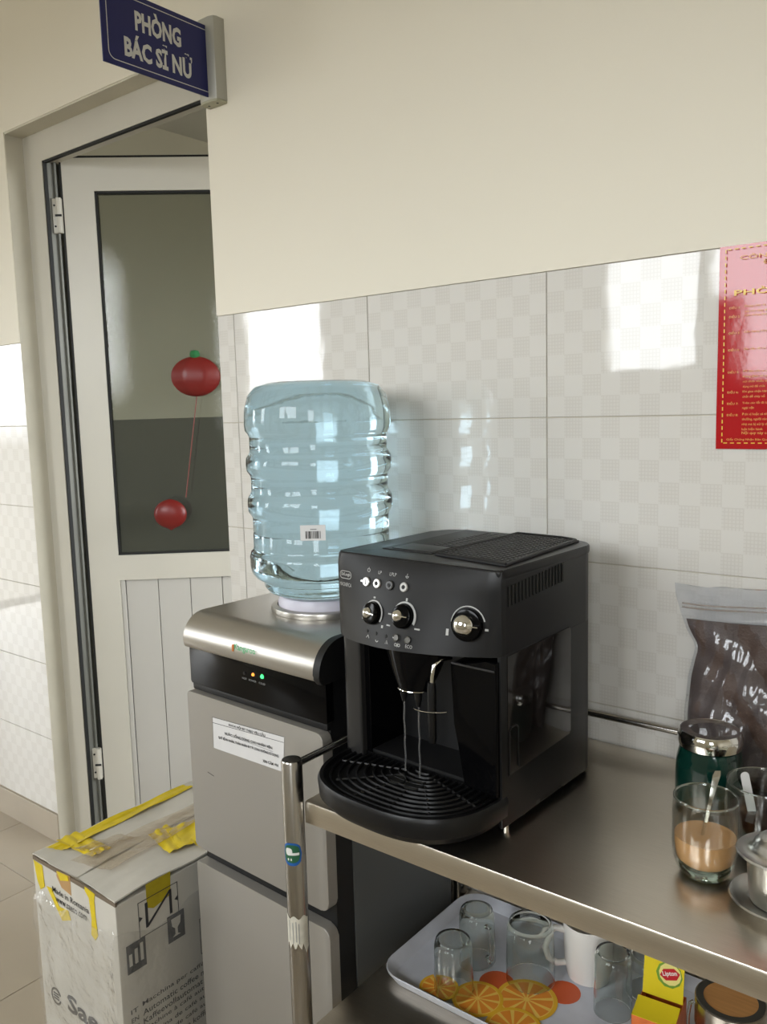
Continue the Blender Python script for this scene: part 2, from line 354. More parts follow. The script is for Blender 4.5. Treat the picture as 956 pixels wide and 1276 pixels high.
# ------------------------------------------------------------------ door sign
sign = thing('door_sign', 'blue door sign with white lettering projecting from the wall above the door', 'sign', (-.41, 0, 2.069))
M_BLUE = mat('navy_sign_face', (27, 32, 92), .35); M_SW = mat('sign_white', (206, 206, 204), .45)
obj('plate', box(-.002, .0015, -.298, -.012, 0, .15, bev=.0004, seg=1), M_BLUE, sign, smooth=0)
bm = bmesh.new(); o_ = rrect(-.286, .02, .0095, .1405, .016); i_ = rrect(-.2842, .02, .0113, .1387, .0145)
A = [bm.verts.new((.0018, p[0] if p[0] < -.031 else -.031, p[1])) for p in o_]; B = [bm.verts.new((.0018, p[0] if p[0] < -.031 else -.031, p[1])) for p in i_]
for i in range(len(A)):
    j = (i+1) % len(A)
    if (A[i].co-A[j].co).length > 1e-6 and A[i].co.y+A[j].co.y < -.0625: bm.faces.new((A[i], A[j], B[j], B[i]))
obj('border_line', bm, M_SW, sign, smooth=0)
text('lettering', 'PHÒNG', .116, .048, M_SW, sign, T(.0017, -.161, .081) @ EAST, bold=.04)
text('lettering', 'BÁC SĨ NỮ', .172, .050, M_SW, sign, T(.0017, -.162, .024) @ EAST, bold=.04)
M_SIGNAL = mat('sign_aluminium', (178, 177, 168), .4, .4)
pr = [(-.031, -.030), (-.033, -.022), (-.033, 0), (.027, 0), (.027, -.022), (.024, -.030), (.012, -.034), (-.019, -.034)]
obj('bracket', prism(pr, 'z', -.006, .166, bev=.001), M_SIGNAL, sign)
cap = obj('end_cap', prism([(x*.97, y*.97-.0006) for x, y in pr], 'z', -.011, -.006, bev=.001), mat('cap_beige', (172, 170, 148), .5), sign)
for q in (-.016, .012): obj('screw_hole', lathe([(0, -.0115), (.0028, -.0115), (.0028, -.0108)], 12, q, -.018), M_INK, cap)
# ------------------------------------------------------------------ red notice poster
pos = thing('poster', 'glossy red regulations poster with gold lettering on the tiled wall', 'poster', (.69, 0, 1.298))
M_RED = mat('red_poster', (176, 26, 32), .07, bump=.02, bscale=25); M_GOLD = mat('gold_print', (226, 160, 74), .3)
M_GOLD2 = mat('gold_print_bright', (232, 190, 60), .3)
bm = bmesh.new(); NX, NZ = 20, 16; g_ = {}
for i in range(NX+1):
    for k in range(NZ+1):
        x = .46*i/NX; z = .302*k/NZ; wv = -.0035-.0006*math.sin(9*x+14*z)-.0003*math.sin(31*z+4*x)
        g_[i, k] = bm.verts.new((x, wv, z))
for i in range(NX):
    for k in range(NZ): bm.faces.new((g_[i, k], g_[i+1, k], g_[i+1, k+1], g_[i, k+1]))
r_ = bmesh.ops.extrude_face_region(bm, geom=list(bm.faces)); bmesh.ops.translate(bm, verts=[v for v in r_['geom'] if isinstance(v, bmesh.types.BMVert)], vec=(0, .0009, 0))
obj('sheet', bm, M_RED, pos, smooth=60)
PF = lambda x, z: T(x, -.0066, z) @ FRONT
bm = bmesh.new()
for k in range(30): add_box(bm, .009, .0105, -.0066, -.0063, .01+.0097*k, .0155+.0097*k)
for k in range(44): add_box(bm, .012+.01*k, .0175+.01*k, -.0066, -.0063, .0085, .01); add_box(bm, .012+.01*k, .0175+.01*k, -.0066, -.0063, .2955, .297)
obj('dashed_border', bm, M_GOLD2, pos, smooth=0)
def pt(s, x, z, w_, h_, m=M_GOLD, b=.01): text('lettering', s, w_, h_, m, pos, PF(x, z), bold=b, align='L')
pt('CÔNG HÒA XÃ HỘI CHỦ NGHĨA VIỆT NAM', .03, .278, .34, .0095)
pt('Độc lập - Tự do - Hạnh phúc', .062, .268, .2, .009)
pt('NỘI QUY', .075, .245, .22, .019, M_GOLD2, .02)
pt('PHÒNG CHÁY VÀ CHỮA CHÁY', .023, .228, .36, .011, M_GOLD2, .02)
rules = [(.209, 'ĐIỀU 1:', ['Phòng cháy và chữa cháy là nghĩa vụ', 'của mọi công dân']), (.196, 'ĐIỀU 2:', ['Cấm không được sử dụng lửa, củi đun']),
 (.172, 'ĐIỀU 3:', ['Cấm không được câu, mắc, sử dụng điện']), (.147, 'ĐIỀU 4:', ['Sắp xếp vật tư, hàng hóa gọn gàng']),
 (.114, 'ĐIỀU 5:', ['Để đảm bảo an toàn khi xuất nhập', 'không được nổ máy trong kho', 'nơi chứa nhiều chất dễ cháy', 'dụng mở để chữa']), (.084, 'ĐIỀU 6:', ['Khi giao nhận hàng không để', 'chất dễ cháy nổ']),
 (.067, 'ĐIỀU 7:', ['Trên các lối đi lại không để', 'ngại vật']), (.050, 'ĐIỀU 8:', ['Đơn vị hoặc cá nhân có', 'thưởng, người nào vi phạm', 'nhẹ mà bị xử lý theo', 'luật hiện hành'])]
for z, a, ls in rules:
    pt(a, .016, z, .0165, .0048)
    for i, l in enumerate(ls): pt(l, .0385, z-.0075*i, .0021*len(l), .0048, b=.005)
pt('Nội quy này có hiệu lực từ ngày ký', .0385, .0215, .09, .0055)
pt('Giấy Chứng Nhận Bản Quyền', .0165, .0125, .066, .0045)
# ------------------------------------------------------------------ steel trolley
CX0, CX1, CY0, CZ = .229, 1.28, -.466, .78
cart = thing('steel_trolley', 'two-tier stainless steel trolley with tubular posts against the tiled wall', 'trolley', (CX0, CY0, 0))
def shelf(name, zt, x0=0.0):
    bm = bmesh.new(); d = .460; wd = CX1-CX0
    prof = [(0.0, zt-.034), (0, zt-.004), (.0015, zt-.001), (.005, zt), (d-.045, zt), (d-.04, zt+.0015), (d, zt+.004), (d, zt-.03), (d-.002, zt-.03), (d-.002, zt-.004), (.003, zt-.004), (.003, zt-.034)]
    add_prism(bm, prof, 'x', x0, wd)
    add_box(bm, x0, x0+.002, .003, d, zt-.03, zt-.001)
    return obj(name, bm, M_STEEL, cart, smooth=30)
shelf('top_shelf', CZ); shelf('lower_shelf', .405)
PR = .0163
for i, (px, py, zt) in enumerate(((-.017, -.008, .846), (-.004-.012, .449, .838), (CX1-CX0+.016, -.008, .846), (CX1-CX0+.016, .449, .838))):
    po = obj('post', lathe([(0, .0), (PR, 0), (PR, zt-.003), (PR-.0015, zt), (0, zt+.0005)], 28, px, py), M_STEELP, cart)
    if i == 0:
        bm = bmesh.new()      # round blue and green sticker
        def patch(bm, a0, a1, zc, hz, rr, n=14, ell=True):
            prev = None
            for k in range(n+1):
                t = k/n*2-1; a = R(a0+(a1-a0)*k/n); hh = hz*((1-abs(t)**2.6)**.4 if ell else 1)
                q = [bm.verts.new((px+rr*math.cos(a), py+rr*math.sin(a), zc+s*hh)) for s in (-1, 1)]
                if prev: bm.faces.new((prev[0], q[0], q[1], prev[1]))
                prev = q
        patch(bm, -122, -8, .700, .0185, PR+.0004); obj('sticker', bm, mat('sticker_blue', (34, 92, 166), .4), po, label='round blue and green sticker')
        bm = bmesh.new(); patch(bm, -112, -18, .701, .0145, PR+.0007); st = obj('sticker_centre', bm, mat('sticker_green', (40, 96, 66), .4), po)
        bm = bmesh.new(); patch(bm, -100, -60, .7045, .006, PR+.001); patch(bm, -75, -25, .701, .002, PR+.001, ell=False); patch(bm, -88, -80, .692, .002, PR+.001); patch(bm, -72, -64, .692, .002, PR+.001)
        obj('sticker_emblem', bm, M_WHITE, po)
        bm = bmesh.new(); prev = None   # torn paper label
        for k in range(17):
            a = R(-135+150*k/16); q = [bm.verts.new((px+(PR+.0006)*math.cos(a), py+(PR+.0006)*math.sin(a), z)) for z in (.548-.006*math.sin(k*1.9)-.008*(k > 12), .596+.003*math.sin(k*1.1))]
            if prev: bm.faces.new((prev[0], q[0], q[1], prev[1]))
            prev = q
        obj('paper_label', bm, mat('old_paper', (204, 200, 186), .8, var=.12, vscale=60), po, label='torn off-white paper label')
        bm = bmesh.new()
        for a in (-100, -78, -60, -45): patch(bm, a, a+5, .572+.003*math.sin(a), .017, PR+.0008, n=2, ell=False)
        obj('label_print', bm, M_GREYINK, po)
RZ = .836
obj('side_rail', tube([(-.016, .0, RZ), (-.016, .45, RZ)], .0058, 14), M_STEELP, cart)
obj('back_rail', tube([(-.016, .45, RZ), (CX1-CX0+.016, .45, RZ)], .0058, 14), M_STEELP, cart)
obj('side_rail', tube([(CX1-CX0+.016, .0, RZ), (CX1-CX0+.016, .45, RZ)], .0058, 14), M_STEELP, cart)
# ------------------------------------------------------------------ water dispenser
DA = R(-2.5)
disp = thing('water_dispenser', 'floor-standing silver and black water dispenser between the carton and the trolley', 'water dispenser', (.015, -.365, 0), DA)
W2 = .182
bm = box(-W2+.003, W2-.003, .008, .325, .03, .955, bev=.004); obj('cabinet', bm, M_BLACK2, disp)
obj('side_panel', box(W2-.004, W2, .05, .325, .04, .93, bev=.001), M_SIDEG, disp, smooth=0); obj('side_panel', box(-W2, -W2+.004, .05, .325, .04, .93, bev=.001), M_SIDEG, disp, smooth=0)
def cprof(gr=0.):
    p = [(.325, .94-gr), (.325, 1.0+gr)]
    p += [(.035-(.05+gr)*math.sin(R(a)), .95+(.05+gr)*math.cos(R(a))) for a in range(0, 91, 9)]
    p += [(-.0145-gr, .942), (-.012, .938-gr), (.005, .938-gr)]
    return p
obj('top_cover', prism(cprof(), 'x', -W2-.001, W2-.013, bev=.0015), M_SILVER, disp)
obj('cheek', prism(cprof(.004), 'x', W2-.012, W2+.003, bev=.003), M_BLACK2, disp)
obj('control_panel', prism(rrect(-W2+.002, W2+.002, .866, .942, .004), 'y', -.004, .012, bev=.001), M_GLOSSBLK, disp)
obj('ledge', box(-W2+.004, W2, -.002, .012, .853, .866, bev=.003), M_BLACK2, disp)
ud = obj('door', prism(rrect(-.181, W2, .54, .852, (.016, .006, .006, .018)), 'y', -.014, .008, bev=.0022, seg=3), M_DOORG, disp)
obj('door', prism(rrect(-.181, W2, .05, .509, (.018, .006, .006, .016)), 'y', -.014, .008, bev=.0022, seg=3), M_DOORG, disp)
for sx in (-.15, .15):
    for sy in (.04, .29): obj('foot', lathe([(0, 0), (.018, 0), (.016, .03), (0, .03)], 16, sx, sy), M_RUBBER, disp)
M_LEDO = mat('led_amber', (255, 150, 60), .3, emit=2.0); M_LEDG = mat('led_green', (70, 235, 130), .3, emit=2.0)
obj('led', lathe([(0, 0), (.0032, 0), (.0025, .002), (0, .0025)], 12), M_LEDO, disp, mtx=T(.004, -.004, .916) @ FRONT, label='small amber indicator light')
obj('led', lathe([(0, 0), (.0042, 0), (.003, .0022), (0, .003)], 12), M_LEDG, disp, mtx=T(.028, -.004, .917) @ FRONT, label='small green indicator light')
obj('led', lathe([(0, 0), (.0028, 0), (.002, .002), (0, .002)], 12), M_BLACK2, disp, mtx=T(-.02, -.004, .914) @ FRONT)
for s, x in (('HOT', -.02), ('POWER', .002), ('COLD', .027)): text('caption', s, .004*len(s), .0036, M_GREYINK, disp, T(x, -.0043, .9025) @ FRONT)
k_ = text('brand_lettering', 'Kangaroo', .056, .015, mat('brand_green', (92, 176, 122), .6), disp, T(-.002, -.0152, .955) @ FRONT, bold=.015)
obj('brand_mark', prism([(-.038, 0), (-.033, 0), (-.031, .014), (-.037, .012)], 'y', -.0156, -.015), mat('brand_orange', (190, 110, 50), .4), disp, mtx=T(0, 0, .954))
nt_ = obj('paper_notice', prism([(-.108, .757), (.084, .762), (.09, .826), (-.106, .816)], 'y', -.0148, -.0142), mat('notice_paper', (214, 213, 212), .7, var=.02, vscale=30), disp, smooth=0, label='white printed paper notice taped to the upper door')
NF = lambda x, z: T(x, -.0149, z) @ Matrix.Rotation(R(-2.2), 4, 'Y') @ FRONT
text('lettering', 'KHOA NỘI ĐT THEO YÊU CẦU', .10, .0078, M_INK, nt_, NF(-.008, .8115), bold=.03)
text('lettering', 'NƯỚC UỐNG DÙNG CHO NHÂN VIÊN', .13, .0078, M_INK, nt_, NF(-.006, .7935), bold=.03)
text('lettering', 'QUÝ BỆNH NHÂN, THÂN NHÂN ĐI TỚI LÒNG KHÔNG SỬ DỤNG', .165, .0078, M_INK, nt_, NF(-.008, .781), bold=.03)
text('lettering', 'XIN CẢM ƠN', .04, .007, M_INK, nt_, NF(.052, .767), bold=.03)
bm = bmesh.new()
for xa, za, xb, zb, t_ in ((-.1065, .806, .089, .816, .0009), (-.07, .7925, .06, .7925, .0005), (-.1062, .8165, .0895, .826, .0006), (-.107, .757, -.1055, .816, .0008)):
    d_ = Vector((xb-xa, 0, zb-za)); n_ = Vector((-d_.z, 0, d_.x)).normalized()*t_/2
    bm.faces.new([bm.verts.new((x+s*n_.x, -.01495, z+s*n_.z)) for x, z, s in ((xa, za, -1), (xb, zb, -1), (xb, zb, 1), (xa, za, 1))])
obj('ruled_lines', bm, M_INK, nt_, smooth=0)
obj('scratch', tube([(-.13, -.0142, .703), (-.112, -.0142, .7)], .0005, 6), M_INK, ud)
obj('ring', lathe([(.07, .998), (.1, .998), (.102, 1.004), (.1, 1.011), (.09, 1.013), (.088, 1.006), (.07, 1.006)], 56, .005, .178), M_SILVER, disp)
obj('collar', lathe([(.06, 1.004), (.087, 1.004), (.088, 1.02), (.083, 1.03), (.075, 1.032), (.06, 1.03)], 56, .005, .178), mat('lilac_white_plastic', (205, 202, 214), .35), disp)
# ------------------------------------------------------------------ water jug
jug = thing('water_jug', 'large blue-tinted water bottle standing upside down on the dispenser', 'water bottle', (.027, -.188, 1.032))
M_JUG = mat('blue_jug_water', (196, 228, 243), .03, trans=1., ior=1.33, bump=.03, bscale=30)
pj = [(0, .004), (.06, .003), (.092, .004), (.104, .009), (.1105, .018), (.112, .026), (.115, .031), (.126, .036), (.133, .046), (.1355, .058), (.1355, .075), (.133, .084), (.1285, .088), (.1275, .094), (.1275, .118), (.1262, .121), (.1275, .124), (.1275, .148), (.130, .153), (.1345, .16), (.1355, .172), (.1345, .184), (.130, .191), (.1275, .197), (.1275, .222), (.130, .228), (.1345, .234), (.1355, .246), (.1345, .258), (.130, .265), (.1275, .27), (.1275, .296), (.130, .302), (.1345, .308), (.1355, .32), (.1345, .345), (.128, .37), (.115, .386), (.09, .394), (.05, .392), (0, .39)]
obj('bottle', lathe(pj, 72), M_JUG, jug, smooth=60)
jb = obj('barcode_label', prism([(-.022, .118), (.022, .118), (.022, .145), (-.022, .145)], 'y', -.1286, -.1280), mat('label_paper', (226, 226, 226), .6), jug, smooth=0, mtx=Matrix.Rotation(R(36), 4, 'Z'))
bm = bmesh.new(); x = -.013
while x < .014:
    t_ = random.choice((.0008, .0012, .002)); add_box(bm, x, x+t_, -.1289, -.1285, .1215, .1345); x += t_+random.choice((.0007, .0011, .0014))
for k in range(4): add_box(bm, -.004+.0028*k, -.0022+.0028*k, -.1289, -.1285, .137, .1385)
obj('barcode', bm, M_INK, jb, smooth=0)
# ------------------------------------------------------------------ carton
BX0, BX1, BY0, BY1, BH = -.566, -.264, -.495, -.05, .45
bxo = thing('cardboard_box', 'white cardboard carton with yellow tape and plastic wrap beside the water dispenser', 'box', (BX0, BY0, 0))
bw, bd = BX1-BX0, BY1-BY0
M_CARD = mat('white_carton', (208, 204, 194), .6, var=.06, vscale=9, bump=.06, bscale=20); M_KRAFT = mat('carton_inside', (122, 108, 92), .85)
obj('walls', box(0, bw, 0, bd, 0, BH-.012, bev=.002), M_CARD, bxo, smooth=0)
def sheet(name, quad, lift, m, parent, nx=14, ny=14, th=.003, wr=.0, label=None):
    """a bent sheet over quad (4 corners p00,p10,p11,p01); lift(s,t) is added along z"""
    bm = bmesh.new(); P = [Vector(q) for q in quad]; g = {}
    for i in range(nx+1):
        for k in range(ny+1):
            s, t = i/nx, k/ny; p = P[0].lerp(P[1], s).lerp(P[3].lerp(P[2], s), t); p.z += lift(s, t); g[i, k] = bm.verts.new(p)
    for i in range(nx):
        for k in range(ny): bm.faces.new((g[i, k], g[i+1, k], g[i+1, k+1], g[i, k+1]))
    bmesh.ops.recalc_face_normals(bm, faces=bm.faces); r = bmesh.ops.extrude_face_region(bm, geom=list(bm.faces))
    bmesh.ops.translate(bm, verts=[v for v in r['geom'] if isinstance(v, bmesh.types.BMVert)], vec=(0, 0, -th))
    return obj(name, bm, m, parent, smooth=40, label=label)
zt = BH-.002
def bumpy(s, t, a=.0015): return a*(math.sin(7*s+3*t)+math.sin(13*t+2+4*s)+.6*math.sin(23*s+17*t))
def flapA(s, t): return -.010*max(0, 1-abs(s-1)/.35)*max(0, 1-t/.3)+bumpy(s, t)
def flapB(s, t): return -.012*max(0, 1-s/.5)*max(0, 1-t/.4)+.002*math.sin(9*t)+bumpy(s, t)
obj('inner_flap', box(.004, bw-.004, .004, bd-.004, BH-.018, BH-.014), M_KRAFT, bxo, smooth=0)
obj('hem', box(0, bw, 0, .004, BH-.014, BH-.006), M_KRAFT, bxo, smooth=0)
fa = sheet('flap', ((0, .0, zt), (bw/2-.002, .006, zt), (bw/2-.002, bd, zt), (0, bd, zt)), flapA, M_CARD, bxo)
fb = sheet('flap', ((bw/2+.002, .012, zt), (bw, 0, zt), (bw, bd, zt), (bw/2+.002, bd, zt)), flapB, M_CARD, bxo)
M_YT = mat('yellow_tape', (226, 200, 32), .35, var=.1, vscale=30); M_CT = thin('clear_tape', (.97, .95, .92), 1.45, .12, haze=.12, hazecol=(200, 180, 150), bump=.3, bscale=60)
tz = BH+.004
def on_top(quad, name='tape', m=None, dz=0.0016, lab=None):
    q = [(x-BX0, y-BY0, BH+dz) for x, y in quad]
    def L_(s, t): return bumpy(s, t, .0012)+.0008
    return sheet(name, q, L_, m or M_YT, bxo, th=.0004, label=lab)
on_top(((-.556, -.47), (-.515, -.445), (-.532, -.088), (-.56, -.10)), lab='long strip of yellow tape along the lid')
on_top(((-.565, -.44), (-.44, -.43), (-.44, -.385), (-.565, -.39)), dz=.0022)
on_top(((-.42, -.305), (-.318, -.325), (-.318, -.268), (-.425, -.25)))
on_top(((-.405, -.27), (-.315, -.30), (-.300, -.235), (-.385, -.18)), dz=.003)
on_top(((-.32, -.27), (-.275, -.27), (-.275, -.22), (-.36, -.2)), dz=.0036)
on_top(((-.46, -.47), (-.36, -.44), (-.385, -.06), (-.45, -.06)), 'clear_tape', M_CT, dz=.004)
on_top(((-.50, -.44), (-.46, -.42), (-.43, -.33), (-.47, -.34)), 'clear_tape', M_CT, dz=.0045)
def on_front(pts, name='tape', m=None, off=.0012, par=None):
    return obj(name, prism([(x-BX0, z) for x, z in pts], 'y', -off, -off+.0008), m or M_YT, par or bxo, smooth=0)
on_front([(-.561, .436), (-.527, .434), (-.523, .388), (-.54, .376), (-.551, .392)])
on_front([(-.515, .392), (-.497, .394), (-.47, .362), (-.436, .366), (-.428, .348), (-.462, .334), (-.478, .352)])
on_front([(-.366, .444), (-.331, .44), (-.335, .425), (-.334, .388), (-.330, .352), (-.341, .338), (-.354, .346), (-.349, .38), (-.354, .424), (-.367, .436)])
on_front([(-.47, .442), (-.42, .447), (-.42, .405), (-.455, .41), (-.472, .43)], m=mat('brown_tape', (190, 150, 100), .35, var=.1, vscale=40), off=.0008)
on_front([(-.468, .443), (-.425, .446), (-.424, .436), (-.455, .426)], off=.0022)
FB = lambda x, z: T(x-BX0, -.0006, z) @ FRONT
text('lettering', 'Made in Romania', .135, .013, M_INK, bxo, FB(-.425, .388), bold=.005)
text('lettering', 'www.saeco.com', .115, .011, M_INK, bxo, FB(-.425, .369), bold=.005)
text('lettering', 'Saeco', .20, .042, mat('dark_grey_print', (58, 58, 60), .6), bxo, FB(-.368, .128), bold=.03)
bm = bmesh.new(); arc_band(bm, .015, .0195, 20, 340)
for k in (-1, 0, 1): add_box(bm, -.010, .010, -.0012+.006*k, .0018+.006*k, 0, .0006)
obj('round_emblem', bm, MATS['dark_grey_print'], bxo, smooth=0, mtx=FB(-.512, .141))
RB = lambda y, z: T(bw+.0006, y-BY0, z) @ EAST
M_GP = mat('carton_grey_print', (64, 64, 66), .6)
LG = [('IT', 'Macchina per caffè automatica'), ('EN', 'Automatic coffee machine'), ('DE', 'Kaffeevollautomat'), ('FR', 'Machine à café automatique'), ('ES', 'Máquina de café automática'), ('PT', 'Máquina de café automática'), ('NL', 'Automatische koffiemachine')]
for i, (a, b) in enumerate(LG):
    text('lettering', a, .017, .0095, M_GP, bxo, RB(-.477, .2-.0185*i), bold=.01, align='L')
    text('lettering', b, .0088*len(b), .0125, M_GP, bxo, RB(-.45, .2-.0185*i), bold=.01, align='L')
def rect_line(bm, y0, y1, z0, z1, t=.0012):
    for q in ((y0, y1, z0, z0+t), (y0, y1, z1-t, z1), (y0, y0+t, z0, z1), (y1-t, y1, z0, z1)): add_box(bm, 0, .0006, q[0], q[1], q[2], q[3])
EP = T(bw+.0004, -BY0, 0)
bm = bmesh.new(); rect_line(bm, -.446, -.350, .345, .42)
add_box(bm, 0, .0008, -.430, -.424, .36, .412); add_box(bm, 0, .0008, -.372, -.366, .36, .412)
add_prism(bm, [(-.426, .365), (-.423, .361), (-.368, .409), (-.371, .412)], 'x', 0, .0008); 
for y, s in ((-.44, 1), (-.356, -1)): add_prism(bm, [(y-.004*s, .39), (y+.003*s, .385), (y-.004*s, .38)], 'x', 0, .0008)
obj('handling_diagram', bm, M_GP, bxo, smooth=0, mtx=EP)
bm = bmesh.new(); add_box(bm, 0, .0006, -.38, -.338, .297, .355); bx_i = obj('fragile_icon', bm, M_GP, bxo, smooth=0, mtx=EP)
bm = bmesh.new(); add_prism(bm, [(-.371, .346), (-.347, .346), (-.349, .33), (-.356, .323), (-.356, .31), (-.349, .306), (-.369, .306), (-.362, .31), (-.362, .323), (-.369, .33)], 'x', .0004, .0009)
obj('goblet', bm, M_CARD, bx_i, smooth=0)
bm = bmesh.new(); add_box(bm, 0, .0006, -.478, -.434, .285, .345); q_ = obj('stacking_icon', bm, M_GP, bxo, smooth=0, mtx=EP)
bm = bmesh.new()
for k in range(3): add_box(bm, .0004, .0009, -.473+.013*k, -.466+.013*k, .30, .325+.006*k)
obj('stacking_bars', bm, M_CARD, q_, smooth=0)
bm = bmesh.new(); rect_line(bm, -.292, -.2, .33, .41); rect_line(bm, -.30, -.2, .23, .31)
add_prism(bm, [(-.285, .40), (-.262, .392), (-.26, .38), (-.264, .38), (-.27, .388), (-.285, .396)], 'x', 0, .0008)
obj('handling_diagram', bm, M_GP, bxo, smooth=0, mtx=EP)
obj('tape', prism([(-.425, .449), (-.365, .449), (-.368, .40), (-.41, .392), (-.425, .40)], 'x', bw+.0001, bw+.0004), mat('thin_yellow_tape', (182, 164, 40), .4, var=.15, vscale=40), bxo, smooth=0, mtx=T(0, -BY0, 0))
# stretch film round the lower part
M_FILM = thin('stretch_film', (.97, .97, .965), 1.75, .09, haze=.12, hazecol=(228, 226, 222), bump=.8, bscale=18)
bm = bmesh.new(); per = []
N1 = 26
for k in range(N1+1): per.append((bw*k/N1, 0, 0, -1))
for k in range(1, N1+1): per.append((bw, bd*k/N1, 1, 0))
prev = None; rows = 26
cols = []
for j, (x, y, nx_, ny_) in enumerate(per):
    col = []
    top = .372+.012*math.sin(j*.55)-.01*math.sin(j*.21+1)
    if j < 8: top -= .02*(1-j/8)*0
    for i in range(rows+1):
        z = .01+(top-.01)*i/rows
        q_n = Vector((x*11+y*9, y*3, z*8)); d_ = max(.0012, .0055+.011*noise.noise(q_n)+.006*noise.noise(q_n*2.7+Vector((3, 1, 7))))
        if i == rows: d_ = .0035+.002*math.sin(j*1.7)
        if i == rows-1: d_ += .003
        col.append(bm.verts.new((x+nx_*d_+(0.003 if (j == N1) else 0), y+ny_*d_-(0.003 if j == N1 else 0), z)))
    cols.append(col)
for a, b in zip(cols, cols[1:]):
    for i in range(rows): bm.faces.new((a[i], b[i], b[i+1], a[i+1]))
obj('plastic_wrap', bm, M_FILM, bxo, smooth=60, label='crinkled clear plastic wrap')
# ------------------------------------------------------------------ coffee machine
MA = R(-2.7)
cm = thing('coffee_machine', 'black bean-to-cup coffee machine with chrome knobs on the steel trolley', 'coffee machine', (.531, -.386, CZ), MA)
def vf(u, w_): return -.035*(1-((u+.15)/.15)**2)*min(1, max(0, (.372-w_)/.125))
def plan(i=0., r=(.045, .045, .006, .006)): return rrect(-.301+i, -i, .0+i, .284-i, r)
obj('head', prism(plan(.001), 'z', .255, .362), M_BLACK, cm)
obj('lower_body', prism(rrect(-.3, -.001, .09, .283, (.045, .045, .001, .001)), 'z', .012, .256), M_BLACK2, cm)
obj('base', prism(rrect(-.297, -.003, .014, .27, (.03, .03, .006, .006)), 'z', .012, .06, bev=.002), M_BLACK2, cm)
for sx, sy in ((-.03, .25), (-.27, .25), (-.27, .03)): obj('foot', lathe([(0, 0), (.011, 0), (.011, .014), (0, .014)], 14, sx, sy), M_RUBBER, cm)
obj('foot', tube([(-.006, .016, 0), (-.006, .016, .05)], .004, 10), M_CHROME, cm, label='small chrome front foot')
# front panel
bm = bmesh.new(); NU, NW = 30, 8; g = {}
def wb(u): return .241+.016*(u+.3)/.3+(.004*max(0, 1-(u+.3)/.03))
for i in range(NU+1):
    u = -.3015+.302*i/NU
    for k in range(NW+1):
        ww = wb(u)+(.3725-wb(u))*k/NW; e = .004*(1 if i in (0, NU) else 0)+(.003 if k == NW else 0)
        g[i, k] = bm.verts.new((u, vf(u, ww)-.004+e, ww))
for i in range(NU):
    for k in range(NW): bm.faces.new((g[i, k], g[i+1, k], g[i+1, k+1], g[i, k+1]))
r_ = bmesh.ops.extrude_face_region(bm, geom=list(bm.faces))
for v in [v for v in r_['geom'] if isinstance(v, bmesh.types.BMVert)]: v.co.y = .012
obj('front_panel', bm, M_BLACK, cm, smooth=30)
def PFm(u, w_, off=0.):
    """frame on the front panel: x right, y up, z out of the panel"""
    e = 1e-3; o = Vector((u, vf(u, w_)-.004, w_)); a = Vector((2*e, vf(u+e, w_)-vf(u-e, w_), 0)).normalized(); b = Vector((0, vf(u, w_+e)-vf(u, w_-e), 2*e)).normalized()
    n = a.cross(b).normalized(); b = n.cross(a); o = o+n*off
    return Matrix(((a.x, b.x, n.x, o.x), (a.y, b.y, n.y, o.y), (a.z, b.z, n.z, o.z), (0, 0, 0, 1)))
# top
bm = bmesh.new(); add_prism(bm, plan(-.0005), 'z', .3605, .3755, bev=.005, seg=3); obj('top_cover', bm, M_BLACK, cm)
tr_out = [(-.011, .03), (-.03, .262), (-.06, .272), (-.146, .276), (-.143, .05)]
bm = prism([(-.009, .026), (-.026, .266), (-.06, .2765), (-.149, .28), (-.146, .046)], 'z', .3755, .3785, bev=.001); cp = obj('cup_tray', bm, M_BLACK2, cm)
bm = bmesh.new()
for a, b in zip(tr_out, tr_out[1:]+tr_out[:1]): add_tube(bm, [(*a, .379), (*b, .379)], .0022, 8)
obj('cup_tray_rim', bm, M_BLACK, cp)
bm = bmesh.new()
for i in range(13):
    for k in range(22):
        u = -.138+.0095*i; v = .05+.0098*k
        if u > -.016-.075*v or v > .262: continue
        add_box(bm, u, u+.004, v, v+.0045, .378, .3796)
o = obj('grip_dots', bm, M_CHAR, cp, smooth=0); o['kind'] = 'stuff'
obj('bean_lid', prism([(-.155, .05), (-.155, .272), (-.25, .272), (-.252, .05)], 'z', .3755, .377, bev=.0006), M_BLACK2, cm)
bm = bmesh.new()
for i in range(3):
    for k in range(14): add_box(bm, -.168-.016*i, -.158-.016*i, .115+.011*k, .119+.011*k, .3768, .3778)
o = obj('lid_ribs', bm, M_CHAR, cm, smooth=0); o['kind'] = 'stuff'
obj('powder_lid', prism([(-.158, .055), (-.158, .105), (-.236, .105), (-.236, .055)], 'z', .3765, .3782, bev=.0006), M_BLACK, cm)
obj('lid_catch', prism([(-.17, .108), (-.155, .108), (-.155, .122), (-.17, .122)], 'z', .3765, .3786), M_RUBBER, cm)
